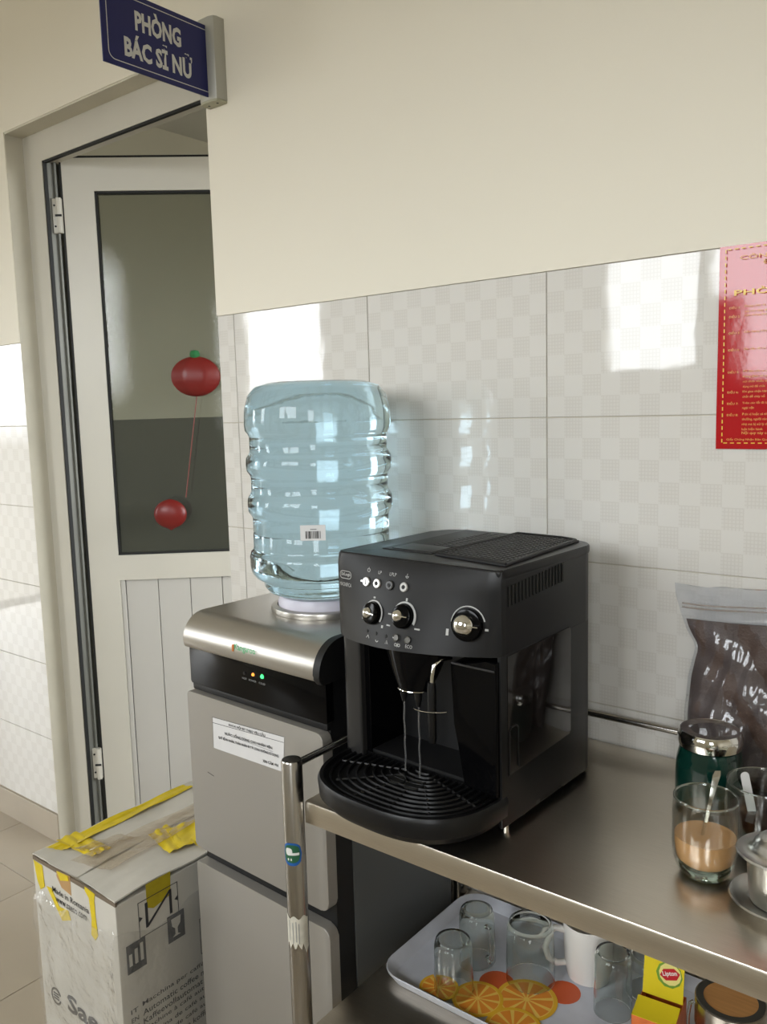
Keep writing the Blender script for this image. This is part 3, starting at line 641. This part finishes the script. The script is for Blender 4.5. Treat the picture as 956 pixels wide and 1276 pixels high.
# right side: vents, water tank window
vs_ = None
for k in range(17):
    v0 = .019+.0091*k; mt_ = T(0, v0, .3225+.0006*k)
    if vs_ is None: vs_ = obj('vent_slot', box(-.002, .0003, 0, .0045, 0, .028), M_RUBBER, cm, smooth=0, mtx=mt_)  # raised black strip, the slot's inner dark is put into its colour
    else: clone(vs_, cm, mt_)
sd = [(.004, .012), (.004, .255), (.262, .255), (.262, .3), (.28, .3), (.245, .012)]
obj('side_wall', prism([(.008, .012), (.008, .256), (.24, .256), (.24, .012), (.165, .012), (.16, .02), (.09, .02), (.085, .012)], 'x', -.012, -.0002, bev=.001), M_BLACK, cm)
obj('tank_window', prism([(.014, .084), (.014, .2545), (.06, .2555), (.186, .2585), (.19, .254), (.19, .096), (.186, .091)], 'x', -.001, .0008, bev=.0004), mat('smoked_tank_plastic', (24, 21, 20), .07, bump=.03, bscale=10, spec=.4), cm, label='smoked glossy water tank window')
obj('tank_latch', tube([(.0015, .016, .085), (.0015, .016, .148), (.0015, .021, .153), (.0015, .034, .153), (.0015, .038, .148), (.0015, .038, .092)], .0012, 8), M_BLACK, cm)
# lower front: column, recess, door
obj('column', prism(rrect(-.301, -.262, .0, .12, (.004, .004, .012, .004)), 'z', .03, .242), M_CHAR, cm)
obj('recess_wall', box(-.262, -.252, .012, .1, .04, .245), M_GLOSSBLK, cm, smooth=0)
obj('service_door', prism([(-.081, .236), (-.075, .15), (-.06, .062), (-.004, .058), (-.003, .25), (-.02, .249)], 'y', -.008, .09, bev=.004, seg=3), M_GLOSSBLK, cm)
obj('door_edge', box(-.078, -.006, -.0095, -.004, .236, .239, bev=.001), M_CHAR, cm)
obj('front_pillar', box(-.006, -.0003, -.001, .1, .012, .257, bev=.0015), M_BLACK, cm)
# spout
bm = bmesh.new(); rings = []
for t in range(9):
    s = t/8; z = .25-.058*s; rx = .052-.026*s**1.4; ry = .034-.012*s; cy = -.002-.012*s; cx = -.146+.006*s
    rings.append([bm.verts.new((cx+rx*math.cos(2*PI*k/36), cy+ry*math.sin(2*PI*k/36), z)) for k in range(36)])
for a, b in zip(rings, rings[1:]):
    for k in range(36): bm.faces.new((a[k], a[(k+1) % 36], b[(k+1) % 36], b[k]))
bm.faces.new(rings[-1]); sp = obj('spout', bm, M_GLOSSBLK, cm)
bm = tube([(-.14+.0265*math.cos(2*PI*k/40), -.014+.0225*math.sin(2*PI*k/40), .191) for k in range(41)], .0012, 8, caps=False); obj('spout_ring', bm, M_CHROME, sp)
for u, v in ((-.158, -.018), (-.126, -.024)):
    obj('nozzle', lathe([(.0, .191), (.006, .191), (.0055, .178), (.0035, .172), (.003, .168), (0, .168)], 18, u, v), M_BLACK, sp)
    pts = [(u+.0006*math.sin(k*1.3), v, .17-.11*k/14) for k in range(15)]
    bm = bmesh.new(); add_tube(bm, pts, .0013, 8)
    obj('water_drip', bm, thin('dripping_water', (.8, .8, .8), 1.5, .05, haze=.25, hazecol=(150, 150, 150)), sp)
obj('chrome_arc', tube([(-.11+.04*math.cos(R(a)), .0+.03*math.sin(R(a)), .165+.004*math.cos(R(a))) for a in range(200, 330, 10)], .0007, 6), M_CHROME, cm)  # thin chrome arc behind the spout
# steam wand
obj('steam_pipe', tube([(-.092, .01, .238), (-.096, -.01, .239), (-.101, -.018, .232), (-.103, -.02, .215), (-.104, -.021, .19)], .0034, 12), M_CHROME, cm)
obj('steam_grip', lathe([(0, .118), (.005, .118), (.0062, .125), (.0066, .2), (.0055, .207), (0, .208)], 18, -.104, -.021), M_BLACK, cm)
# drip tray
def tray_plan(i=0.):
    pts = [(.006-i, .012+i*.0)]
    out = []
    for k in range(41):
        a = PI*k/40; c, s = math.cos(a), math.sin(a); e = 2/2.7
        out.append((-.146+(.149-i)*math.copysign(abs(c)**e, c), .01-(.143-i)*abs(s)**e))
    return out
def tray_shell():
    bm = bmesh.new(); o = tray_plan(); lo = tray_plan(.012); n = len(o)
    rs = [[bm.verts.new((x, y, .016)) for x, y in lo], [bm.verts.new((x, y, .028)) for x, y in tray_plan(.002)], [bm.verts.new((x, y, .05)) for x, y in o], [bm.verts.new((x, y, .056)) for x, y in tray_plan(.003)], [bm.verts.new((x, y, .056)) for x, y in tray_plan(.008)], [bm.verts.new((x, y, .050)) for x, y in tray_plan(.0095)]]
    for a, b in zip(rs, rs[1:]):
        for k in range(n-1): bm.faces.new((a[k], a[k+1], b[k+1], b[k]))
        bm.faces.new((a[n-1], a[0], b[0], b[n-1]))
    bm.faces.new(rs[0]); bm.faces.new(rs[-1][::-1]); return bm
dt = obj('drip_tray', tray_shell(), M_BLACK, cm)
for k in range(11):
    i = .018+.0118*k
    pp = [(x, y, .0515) for x, y in tray_plan(i) if y < .012]
    obj('grille_bar', tube(pp, .0019, 6, ry=.003), M_CHAR if False else M_BLACK, dt)
bm = bmesh.new()
for a in (20, 50, 75, 105, 130, 160):
    c, s = math.cos(R(a)), math.sin(R(a)); add_tube(bm, [(-.146+.03*c, .01-.03*s, .051), (-.146+.136*c, .01-.13*s, .051)], .0022, 6)
obj('grille_spokes', bm, M_BLACK2, dt)
for u in (-.160, -.128): obj('drain_hole', lathe([(0, .0535), (.012, .0535), (.013, .0545), (.0145, .0535), (.0145, .05), (0, .05)], 24, u, -.036), M_RUBBER, dt)
# controls
M_BTN = mat('silver_button', (196, 196, 194), .25, .6); M_PRINT = mat('silver_print', (178, 178, 176), .4)
for i, (u, w_) in enumerate(((-.231, .336), (-.2085, .336), (-.183, .3365), (-.1555, .337))):
    m_ = M_BTN if i != 2 else mat('dim_button', (84, 84, 84), .25, .6)
    bt = obj('button', lathe([(0, .003), (.0062, .003), (.0072, .002), (.0072, 0), (0, 0)], 28), m_, cm, mtx=PFm(u, w_))
    if i: obj('button_lens', lathe([(0, .0036), (.0028, .0036), (.0032, .0028), (0, .0028)], 16), M_BLACK2, bt)
    else: obj('button_mark', box(-.0005, .0005, -.0045, .0045, .003, .0034), M_GREYINK, bt, smooth=0); obj('button_lens', box(-.0125, -.007, -.0014, .0014, 0, .0012), M_BTN, bt, smooth=0)
bm = bmesh.new(); arc_band(bm, .0022, .003, -240, 60, n=14); add_box(bm, -.0004, .0004, .001, .0042, 0, .0006); obj('power_symbol', bm, M_PRINT, cm, smooth=0, mtx=PFm(-.229, .3535))
text('lettering', 'LP', .0065, .005, M_PRINT, cm, PFm(-.206, .350)); text('lettering', 'LPLP', .013, .005, M_PRINT, cm, PFm(-.18, .350))
bm = bmesh.new(); arc_band(bm, .002, .0028, 180, 360, n=10); add_box(bm, -.0028, .0028, -.0004, .0004, 0, .0006); add_box(bm, -.0003, .0003, .001, .004, 0, .0006); obj('steam_symbol', bm, M_PRINT, cm, smooth=0, mtx=PFm(-.153, .3525))
def knob(u, w_, rad, ball, dx, r0, a0, a1, wide):
    f = PFm(u, w_)
    kb = obj('knob', lathe([(rad, 0), (rad, .006), (rad-.001, .008), (rad-.004, .0085), (0, .0085)], 40), M_GLOSSBLK, cm, mtx=f)
    bl = obj('knob_cap', lathe([(ball, .004)]+[(ball*math.cos(R(a)), .008+ball*.8*math.sin(R(a))) for a in range(0, 90, 12)]+[(0, .008+ball*.8)], 32, dx, 0), M_CHROME, kb)
    obj('knob_pointer', box(dx+ball*.35, rad*.95, -.0007, .0007, .008+ball*.55, .0096+ball*.55), M_CHROME, kb, smooth=0)
    bm = bmesh.new(); n = 30
    for k in range(n):
        q = []
        for j in (k, k+1):
            a = R(a0+(a1-a0)*j/n); t_ = .0011+wide*(j/n)
            q.append((r0*math.cos(a), r0*math.sin(a), (r0+t_)*math.cos(a), (r0+t_)*math.sin(a)))
        add_prism(bm, [(q[0][0], q[0][1]), (q[0][2], q[0][3]), (q[1][2], q[1][3]), (q[1][0], q[1][1])], 'z', 0, .0007)
    obj('scale_arc', bm, M_PRINT, cm, smooth=0, mtx=f)
knob(-.210, .2925, .0165, .0088, -.004, .0182, 200, -30, .0018)
knob(-.149, .2970, .0175, .0092, -.005, .0192, 190, -25, .0030)
knob(-.044, .2985, .0225, .0155, -.003, .0245, 175, 15, .0008)
def dots(lst, s=.0016):
    for (u, w_, a, b) in lst: obj('dial_mark', box(-a/2, a/2, -b/2, b/2, 0, .0006), M_PRINT, cm, smooth=0, mtx=PFm(u, w_))
dots([(-.2105, .3155, .004, .0025), (-.231, .283, .0035, .004), (-.187, .277, .0035, .004), (-.1475, .3205, .003, .0045), (-.175, .297, .0065, .0018), (-.175, .281, .007, .002), (-.122, .283, .009, .0022), (-.0735, .2855, .004, .009), (-.017, .294, .005, .003)])
for u in (-.218, -.1975, -.177): obj('indicator_lens', lathe([(0, .0008), (.0022, .0008), (.0026, 0), (0, 0)], 12), M_RUBBER, cm, mtx=PFm(u, .2655))
for u in (-.156, -.1345):
    bt = obj('button', lathe([(0, .002), (.004, .002), (.0052, .003), (.0056, .0015), (.0056, 0), (0, 0)], 24), mat('ring_button', (120, 120, 118), .25, .7), cm, mtx=PFm(u, .2665))
for u, s in ((-.215, '^'), (-.194, 'u'), (-.174, 'A'), (-.153, '&/8'), (-.132, 'ECO')):
    if s == 'ECO': text('lettering', 'ECO', .012, .0048, M_PRINT, cm, PFm(u, .2555))
    else:
        bm = bmesh.new()
        if s == '^':
            for k in (-1, 1): add_prism(bm, [(0, .004), (0, .0028), (k*.003, -.001), (k*.0036, -.0002)], 'z', 0, .0006)
        elif s == 'u': arc_band(bm, .002, .0032, 180, 360, n=10)
        elif s == 'A':
            arc_band(bm, .0027, .0036, 90, 451, n=3); add_box(bm, -.0003, .0003, -.001, .0012, 0, .0006)
        else: arc_band(bm, .0016, .0024, 0, 360, n=12, cx=-.003); arc_band(bm, .0016, .0024, 0, 360, n=12, cx=.003); add_box(bm, -.0003, .0003, -.003, .003, 0, .0006)
        obj('symbol', bm, M_PRINT, cm, smooth=0, mtx=PFm(u, .257))
bm = bmesh.new(); o_ = rrect(-.0135, .0135, -.0062, .0062, .006); i_ = rrect(-.0125, .0125, -.0052, .0052, .005)
A = [bm.verts.new((*p, .0006)) for p in o_]; B = [bm.verts.new((*p, .0006)) for p in i_]
for i in range(len(A)): bm.faces.new((A[i], A[(i+1) % len(A)], B[(i+1) % len(A)], B[i]))
obj('badge_outline', bm, M_PRINT, cm, smooth=0, mtx=PFm(-.279, .3405))
text('brand_lettering', "De'Longhi", .021, .0066, M_PRINT, cm, PFm(-.279, .3375), bold=.02)
text('model_lettering', 'MAGNIFICA', .029, .006, M_PRINT, cm, PFm(-.279, .3225))
# ------------------------------------------------------------------ things on the trolley top
# pouch of ground coffee
pouch = thing('coffee_pouch', 'large clear zip pouch filled with dark ground coffee leaning on the tiled wall', 'pouch', (.78, -.045, CZ+.006))
def bag(name, m, z0, z1, scale, nz=34, nx=26, seed=0):
    bm = bmesh.new(); rings = []
    def half(z):
        pts = [(0, .112), (.03, .118), (.1, .117), (.16, .112), (.19, .106), (.205, .102), (.215, .104), (.235, .116), (.26, .126), (.29, .135), (.33, .138)]
        for (a, b), (c, d) in zip(pts, pts[1:]):
            if a <= z <= c: return b+(d-b)*(z-a)/(c-a)
        return pts[-1][1]
    def thick(z): return max(.0012, .030*min(1, (z+.01)/.04)*(1-max(0, (z-.10))/.165) if z < .262 else .0012)
    for j in range(nz+1):
        z = z0+(z1-z0)*j/nz; h = half(z)*scale; t = thick(z)*scale; ring = []
        for s in (1, -1):
            for i in range(nx):
                x = -1+2*i/nx if s == 1 else 1-2*i/nx
                cr = .0035*math.sin(9*x+z*60+seed)*(1-abs(x))+.003*math.sin(21*x-z*45)+.0022*math.sin(z*110+5*x)
                yy = -s*(t*(1-abs(x)**3.2)**.6+(cr*min(1, t/.012) if abs(x) < .98 else 0))
                ring.append(bm.verts.new((x*h, yy+.0025*math.sin(4*x+z*20)*(1 if z > .25 else .3), z+.004*math.sin(2.4*x+.6)*(z/.3)+.002*math.sin(11*x)*(z > .29))))
        rings.append(ring)
    n = len(rings[0])
    for a, b in zip(rings, rings[1:]):
        for i in range(n): bm.faces.new((a[i], a[(i+1) % n], b[(i+1) % n], b[i]))
    bm.faces.new(rings[0][::-1]); bm.faces.new(rings[-1])
    return obj(name, bm, m, pouch, smooth=70)
bag('ground_coffee', mat('ground_coffee', (74, 58, 50), .5, bump=.2, bscale=300, var=.15, vscale=20), .002, .252, .955, seed=1)
bag('film', thin('pouch_film', (.94, .95, .97), 1.5, .11, haze=.05, hazecol=(190, 195, 205), bump=.28, bscale=13), 0, .306, 1.0)
for dz in (0, .006): obj('zip_strip', tube([(-.122+.0244*k, -.004-.002*math.sin(k), .272+dz+.004*math.sin(2.4*(-1+.2*k)+.6)) for k in range(11)], .0013, 6), thin('zip_plastic', (.75, .72, .7), 1.5, .1, haze=.3, hazecol=(190, 175, 165)), pouch)
# green jar
jar = thing('green_jar', 'dark green glass jar with mirrored chrome lid in front of the coffee pouch', 'jar', (.729, -.13, CZ+.004))
obj('body', lathe([(0, 0), (.04, 0), (.0455, .004), (.0475, .012), (.0475, .05), (.046, .07), (.0435, .082), (.042, .0875), (0, .0875)], 64, sq=.045), mat('dark_green_glass', (9, 44, 37), .08, coat=.3), jar, smooth=50)
ld = obj('lid', lathe([(0, .0875), (.040, .0875), (.0435, .090), (.0452, .098), (.0448, .106), (.0425, .1125), (.0415, .1135), (.0405, .1128), (0, .1122)], 64), M_CHROME, jar)
obj('lid_mirror', lathe([(0, .1126), (.0395, .1126), (.0395, .1122), (0, .1122)], 48), mat('mirror', (200, 200, 200), .03, 1.), ld, smooth=0)
# tumbler with milk coffee
tum = thing('tumbler', 'clear glass tumbler half filled with milky coffee at the front of the trolley', 'glass', (.782, -.317, CZ+.001))
go = [(0, 0), (.022, 0), (.028, .002), (.034, .010), (.038, .022), (.0398, .04), (.0398, .08), (.0388, .1005), (.0382, .102), (.0372, .1015), (.0366, .1), (.0374, .08), (.0374, .042), (.036, .026), (.032, .0165), (.022, .0145), (0, .0145)]
obj('glass', lathe(go, 56), M_THIN, tum, smooth=50)
obj('rim', lathe([(.0368+.0011+.0013*math.cos(2*PI*k/10), .1012+.0013*math.sin(2*PI*k/10)) for k in range(10)], 56, closed=True), M_GLASS, tum)
obj('thick_base', lathe([(0, .0005), (.0215, .0005), (.0275, .0026), (.0312, .009), (.0315, .0125), (.022, .0142), (0, .0142)], 48), mat('green_glass', (214, 236, 224), .0, trans=1.), tum)
obj('milk_coffee', lathe([(0, .0175), (.028, .0175), (.0335, .0225), (.0357, .032), (.0368, .044), (.0368, .0515), (0, .0515)], 56), mat('milky_coffee', (198, 150, 100), .25), tum, smooth=40)
spn = thing('teaspoon', 'small metal teaspoon standing in the tumbler of milky coffee', 'spoon', (.782, -.317, CZ+.02))
bm = bmesh.new(); pts = [(-.006, -.006, .001), (-.003, -.003, .03), (.004, .003, .075), (.0095, .008, .11), (.0105, .009, .116)]
prev = None
for i, (x, y, z) in enumerate(pts):
    hw = (.0025, .002, .0024, .0048, .0035)[i]; d = Vector((.8, .62, 0))*hw; nrm = Vector((.62, -.8, .15))*.0007
    q = [bm.verts.new(Vector((x, y, z))+a*d+b*nrm) for a, b in ((-1, -1), (1, -1), (1, 1), (-1, 1))]
    if prev:
        for k in range(4): bm.faces.new((prev[k], prev[(k+1) % 4], q[(k+1) % 4], q[k]))
    else: bm.faces.new(q[::-1])
    prev = q
bm.faces.new(prev); obj('handle', bm, M_CHROME, spn)
# second glass with dark coffee and a white stirrer
g2 = thing('coffee_glass', 'clear glass of dark coffee behind the aluminium drip filter', 'glass', (.826, -.218, CZ+.001))
s_ = 1.2
obj('glass', lathe([(r*s_, z*.93) for r, z in go], 56), M_THIN, g2, smooth=50)
obj('rim', lathe([((.0368+.0011)*s_+.0013*math.cos(2*PI*k/10), .094+.0013*math.sin(2*PI*k/10)) for k in range(10)], 56, closed=True), M_GLASS, g2)
obj('dark_coffee', lathe([(0, .0175), (.028*s_, .0175), (.0357*s_, .032), (.0368*s_, .044), (.0368*s_, .055), (0, .055)], 48), mat('dark_coffee', (40, 22, 16), .12), g2)
sti = thing('stirrer', 'flat white stirrer standing in the glass of dark coffee', 'stirrer', (.826, -.218, CZ+.02))
obj('blade', prism(rrect(-.0055, .0055, .0, .092, (.0054, .0054, .001, .001)), 'y', -.0006, .0006), mat('white_plastic', (222, 222, 222), .5), sti, mtx=Matrix.Rotation(R(38), 4, 'Z') @ T(-.008, 0, 0) @ Matrix.Rotation(R(-12), 4, 'Y'))
# aluminium drip filter
ph = thing('drip_filter', 'aluminium drip coffee filter with domed lid and saucer at the right edge of the trolley', 'coffee filter', (.874, -.343, CZ+.001))
M_AL = mat('spun_aluminium', (196, 196, 192), .3, 1., bump=.04, bscale=40, stretch=(1, 1, 12))
obj('saucer', lathe([(0, .006), (.018, .006), (.022, .002), (.03, .0), (.036, .003), (.046, .010), (.0525, .0125), (.054, .014), (.0525, .0155), (.045, .0135), (.036, .0085), (.03, .008), (0, .008)], 64), M_AL, ph)
obj('cup', lathe([(0, .009), (.030, .009), (.0315, .012), (.0335, .04), (.0352, .062), (.039, .066), (.0405, .068), (.039, .0695), (.034, .068), (0, .066)], 64), M_AL, ph)
obj('lid', lathe([(.0455, .0675), (.047, .069), (.0455, .071), (.040, .0705), (.034, .071), (.030, .074), (.027, .081), (.021, .087), (.012, .0905), (0, .0915)], 64), M_AL, ph)
# ------------------------------------------------------------------ things on the lower shelf
SZ = .406
ty = thing('serving_tray', 'white melamine tray printed with orange slices on the lower shelf', 'tray', (.243, -.325, SZ))
TWd, TDp = .62, .295
def ring_at(i, z): return [(x, y, z) for x, y in rrect(i, TWd-i, i, TDp-i, .045-min(i, .03))]
bm = bmesh.new(); rs = [[bm.verts.new(v) for v in ring_at(i, z)] for i, z in ((.012, 0), (.0, .018), (-.001, .02), (.001, .0215), (.003, .0205), (.016, .004), (.018, .0035))]
for a, b in zip(rs, rs[1:]):
    for k in range(len(a)): bm.faces.new((a[k], a[(k+1) % len(a)], b[(k+1) % len(a)], b[k]))
bm.faces.new(rs[0][::-1]); bm.faces.new(rs[-1]); tyb = obj('base', bm, mat('worn_melamine', (198, 200, 208), .3, var=.07, vscale=22), ty)
def orange(cx, cy, r, z, part=360, rot=0):
    def cut(bm):      # the print ends where the tray floor turns up
        bmesh.ops.bisect_plane(bm, geom=list(bm.verts)+list(bm.edges)+list(bm.faces), plane_co=(0, .019-cy, 0), plane_no=(0, -1, 0), clear_outer=True); return bm
    bm = bmesh.new(); arc_band(bm, 0, r, rot, rot+part, t=.0002, n=40); o = obj('orange_print', cut(bm), mat('orange_rind', (228, 176, 44), .35), ty, smooth=0, mtx=T(cx, cy, z))
    bm = bmesh.new(); arc_band(bm, 0, r*.87, rot, rot+part, t=.0004, n=40); obj('pith_print', cut(bm), mat('orange_pith', (236, 196, 92), .35), o, smooth=0)
    bm = bmesh.new(); n = max(2, int(10*part/360)); 
    for k in range(n):
        a0 = rot+part*k/n+4; a1 = rot+part*(k+1)/n-4; am = R((a0+a1)/2); arc_band(bm, r*.03, r*.78, a0, a1, t=.0006, n=5, cx=r*.06*math.cos(am), cy=r*.06*math.sin(am))
    obj('segment_print', cut(bm), mat('orange_flesh', (226, 140, 46), .35), o, smooth=0)
X0, Y0 = .243, -.325
for oi, (cx, cy, r, pt_, ro) in enumerate(((.475-X0, -.222-Y0, .05, 360, 0), (.41-X0, -.268-Y0, .042, 360, 20), (.49-X0, -.292-Y0, .045, 360, 50), (.345-X0, -.285-Y0, .033, 360, 10))): orange(cx, cy, r, .0045+.0008*oi, pt_, ro)
bm = bmesh.new(); arc_band(bm, 0, .03, 0, 360, t=.0003, n=24); obj('fruit_print', bm, mat('red_orange_print', (206, 88, 40), .35), ty, smooth=0, mtx=T(.415-X0, -.215-Y0, .0036))
bm = bmesh.new(); arc_band(bm, 0, .028, 0, 360, t=.0003, n=24); obj('fruit_print', bm, MATS['red_orange_print'], ty, smooth=0, mtx=T(.515-X0, -.17-Y0, .0036))
TZ = SZ+.005
def inv_glass(name, label, x, y, r, h, handle=None, group=None):
    t = thing(name, label, 'glass', (x, y, TZ), 0, group)
    pf = [(r, 0), (r*1.0, h*.25), (r*.97, h*.6), (r*.95, h*.86), (r*.86, h*.96), (r*.6, h*.985), (0, h*.975), (0, h*.93), (r*.7, h*.93), (r*.86, h*.86), (r*.92, h*.6), (r*.94, h*.25), (r*.95, 0)]
    obj('glass', lathe(pf, 48, closed=True), M_GLASS, t, smooth=50)
    if handle is not None:
        a = R(handle); c, s = math.cos(a), math.sin(a); q = [(.9, .8), (1.25, .82), (1.42, .72), (1.48, .5), (1.42, .3), (1.25, .2), (.93, .24)]
        obj('handle', tube([(r*k*c, r*k*s, h*z) for k, z in q], .0042, 10), M_GLASS, t)
    return t
inv_glass('upturned_glass', 'small clear glass upside down at the left front of the fruit tray', .366, -.272, .033, .094)
inv_glass('glass_mug', 'clear glass mug upside down with its handle beside the small upturned glass', .357, -.184, .032, .098, handle=-25)
inv_glass('tall_glass', 'wide clear glass upside down between the glass mug and the white mug', .455, -.172, .041, .106)
inv_glass('thin_glass', 'thin clear glass upside down in front of the white mug', .597, -.163, .030, .105)
inv_glass('low_glass', 'low clear glass upside down behind the open yellow tea box', .628, -.083, .037, .07)
mg = thing('white_mug', 'white ceramic mug with a round handle on the fruit tray', 'mug', (.53, -.108, TZ))
M_CER = mat('white_ceramic', (226, 223, 217), .15)
obj('body', lathe([(0, 0), (.032, 0), (.035, .003), (.0395, .03), (.042, .098), (.041, .1), (.0395, .098), (.037, .03), (.03, .006), (0, .006)], 48), M_CER, mg)
a = R(215); c, s = math.cos(a), math.sin(a)
obj('handle', tube([(k*c, k*s, z) for k, z in ((.038, .082), (.055, .086), (.068, .076), (.073, .055), (.067, .033), (.053, .022), (.036, .024))], .0055, 12), M_CER, mg)
# tea box
tb = thing('tea_box', 'open yellow tea bag box with a raised lid flap on the fruit tray', 'box', (.667, -.262, TZ), R(6))
M_YB = mat('yellow_card', (222, 200, 34), .4); M_OB = mat('orange_card', (214, 112, 56), .4, var=.15, vscale=40)
bm = bmesh.new()
for q in ((0, .001, 0, .075), (.059, .06, 0, .075), (0, .06, 0, .001), (0, .06, .074, .075)): add_box(bm, q[0], q[1], q[2], q[3], 0, .088)
add_box(bm, 0, .06, 0, .075, 0, .001); obj('carton', bm, M_OB, tb, smooth=0)
sheet('front_flap', ((0, 0, .0885), (.06, 0, .0885), (.06, .036, .092), (0, .036, .092)), lambda s, t: .004*t*t, M_YB, tb, th=.0006)
lf = obj('lid', prism([(.0, 0), (.058, 0), (.058, .054), (.05, .062), (.008, .062), (.0, .054)], 'y', 0, .0007), M_YB, tb, smooth=0, mtx=T(.001, .055, .088) @ Matrix.Rotation(R(-10), 4, 'X'))
bm = bmesh.new(); arc_band(bm, 0, .019, 0, 360, t=.0004, n=10); obj('leaf_print', bm, mat('leaf_green', (110, 150, 50), .5), lf, smooth=0, mtx=T(.037, -.0001, .037) @ FRONT)
bm = bmesh.new(); arc_band(bm, 0, .016, 0, 360, t=.0006, n=12); obj('disc_print', bm, mat('pale_yellow', (226, 214, 130), .5), lf, smooth=0, mtx=T(.038, -.0001, .038) @ FRONT)
tl = T(.038, -.0001, .038) @ FRONT @ Matrix.Rotation(R(18), 4, 'Z')
bm = prism([(-.015, 0), (-.008, .008), (.008, .008), (.015, 0), (.008, -.008), (-.008, -.008)], 'z', 0, .0009); obj('brand_shield', bm, mat('brand_red', (186, 30, 40), .4), lf, smooth=0, mtx=tl)
text('brand_lettering', 'Lipton', .021, .0085, M_WHITE, lf, tl @ T(0, -.0035, .0008), bold=.02)
# jar with wooden lid
wj = thing('wood_lid_jar', 'glass jar with round wooden lid and steel band at right end of tray', 'jar', (.786, -.2, TZ))
obj('body', lathe([(0, 0), (.044, 0), (.046, .004), (.046, .086), (0, .086)], 48), thin('jar_glass', (.86, .78, .66), 1.5, .02, haze=.3, hazecol=(176, 130, 80)), wj)
obj('band', lathe([(.0365, .118), (.0365, .1255), (.0375, .127), (.0465, .127), (.0475, .126), (.0475, .087), (.04, .087)], 56), M_STEELP, wj)
obj('seal_ring', lathe([(.036, .1262), (.036, .1278), (.045, .1278), (.0452, .1265)], 56), mat('dark_seal', (60, 58, 52), .5), wj)
obj('lid_disc', lathe([(0, .1268), (.0365, .1268), (.0365, .118), (0, .118)], 48), mat('bamboo', (186, 134, 78), .5, var=.12, vscale=20, stretch=(1, 14, 1)), wj)
obj('wire_handle', tube([(-.0475, -.012, .11), (-.051, -.014, .108), (-.053, -.016, .09), (-.0535, -.017, .06), (-.053, -.016, .03), (-.046, -.012, .012)], .0025, 10), M_GLASS, wj)
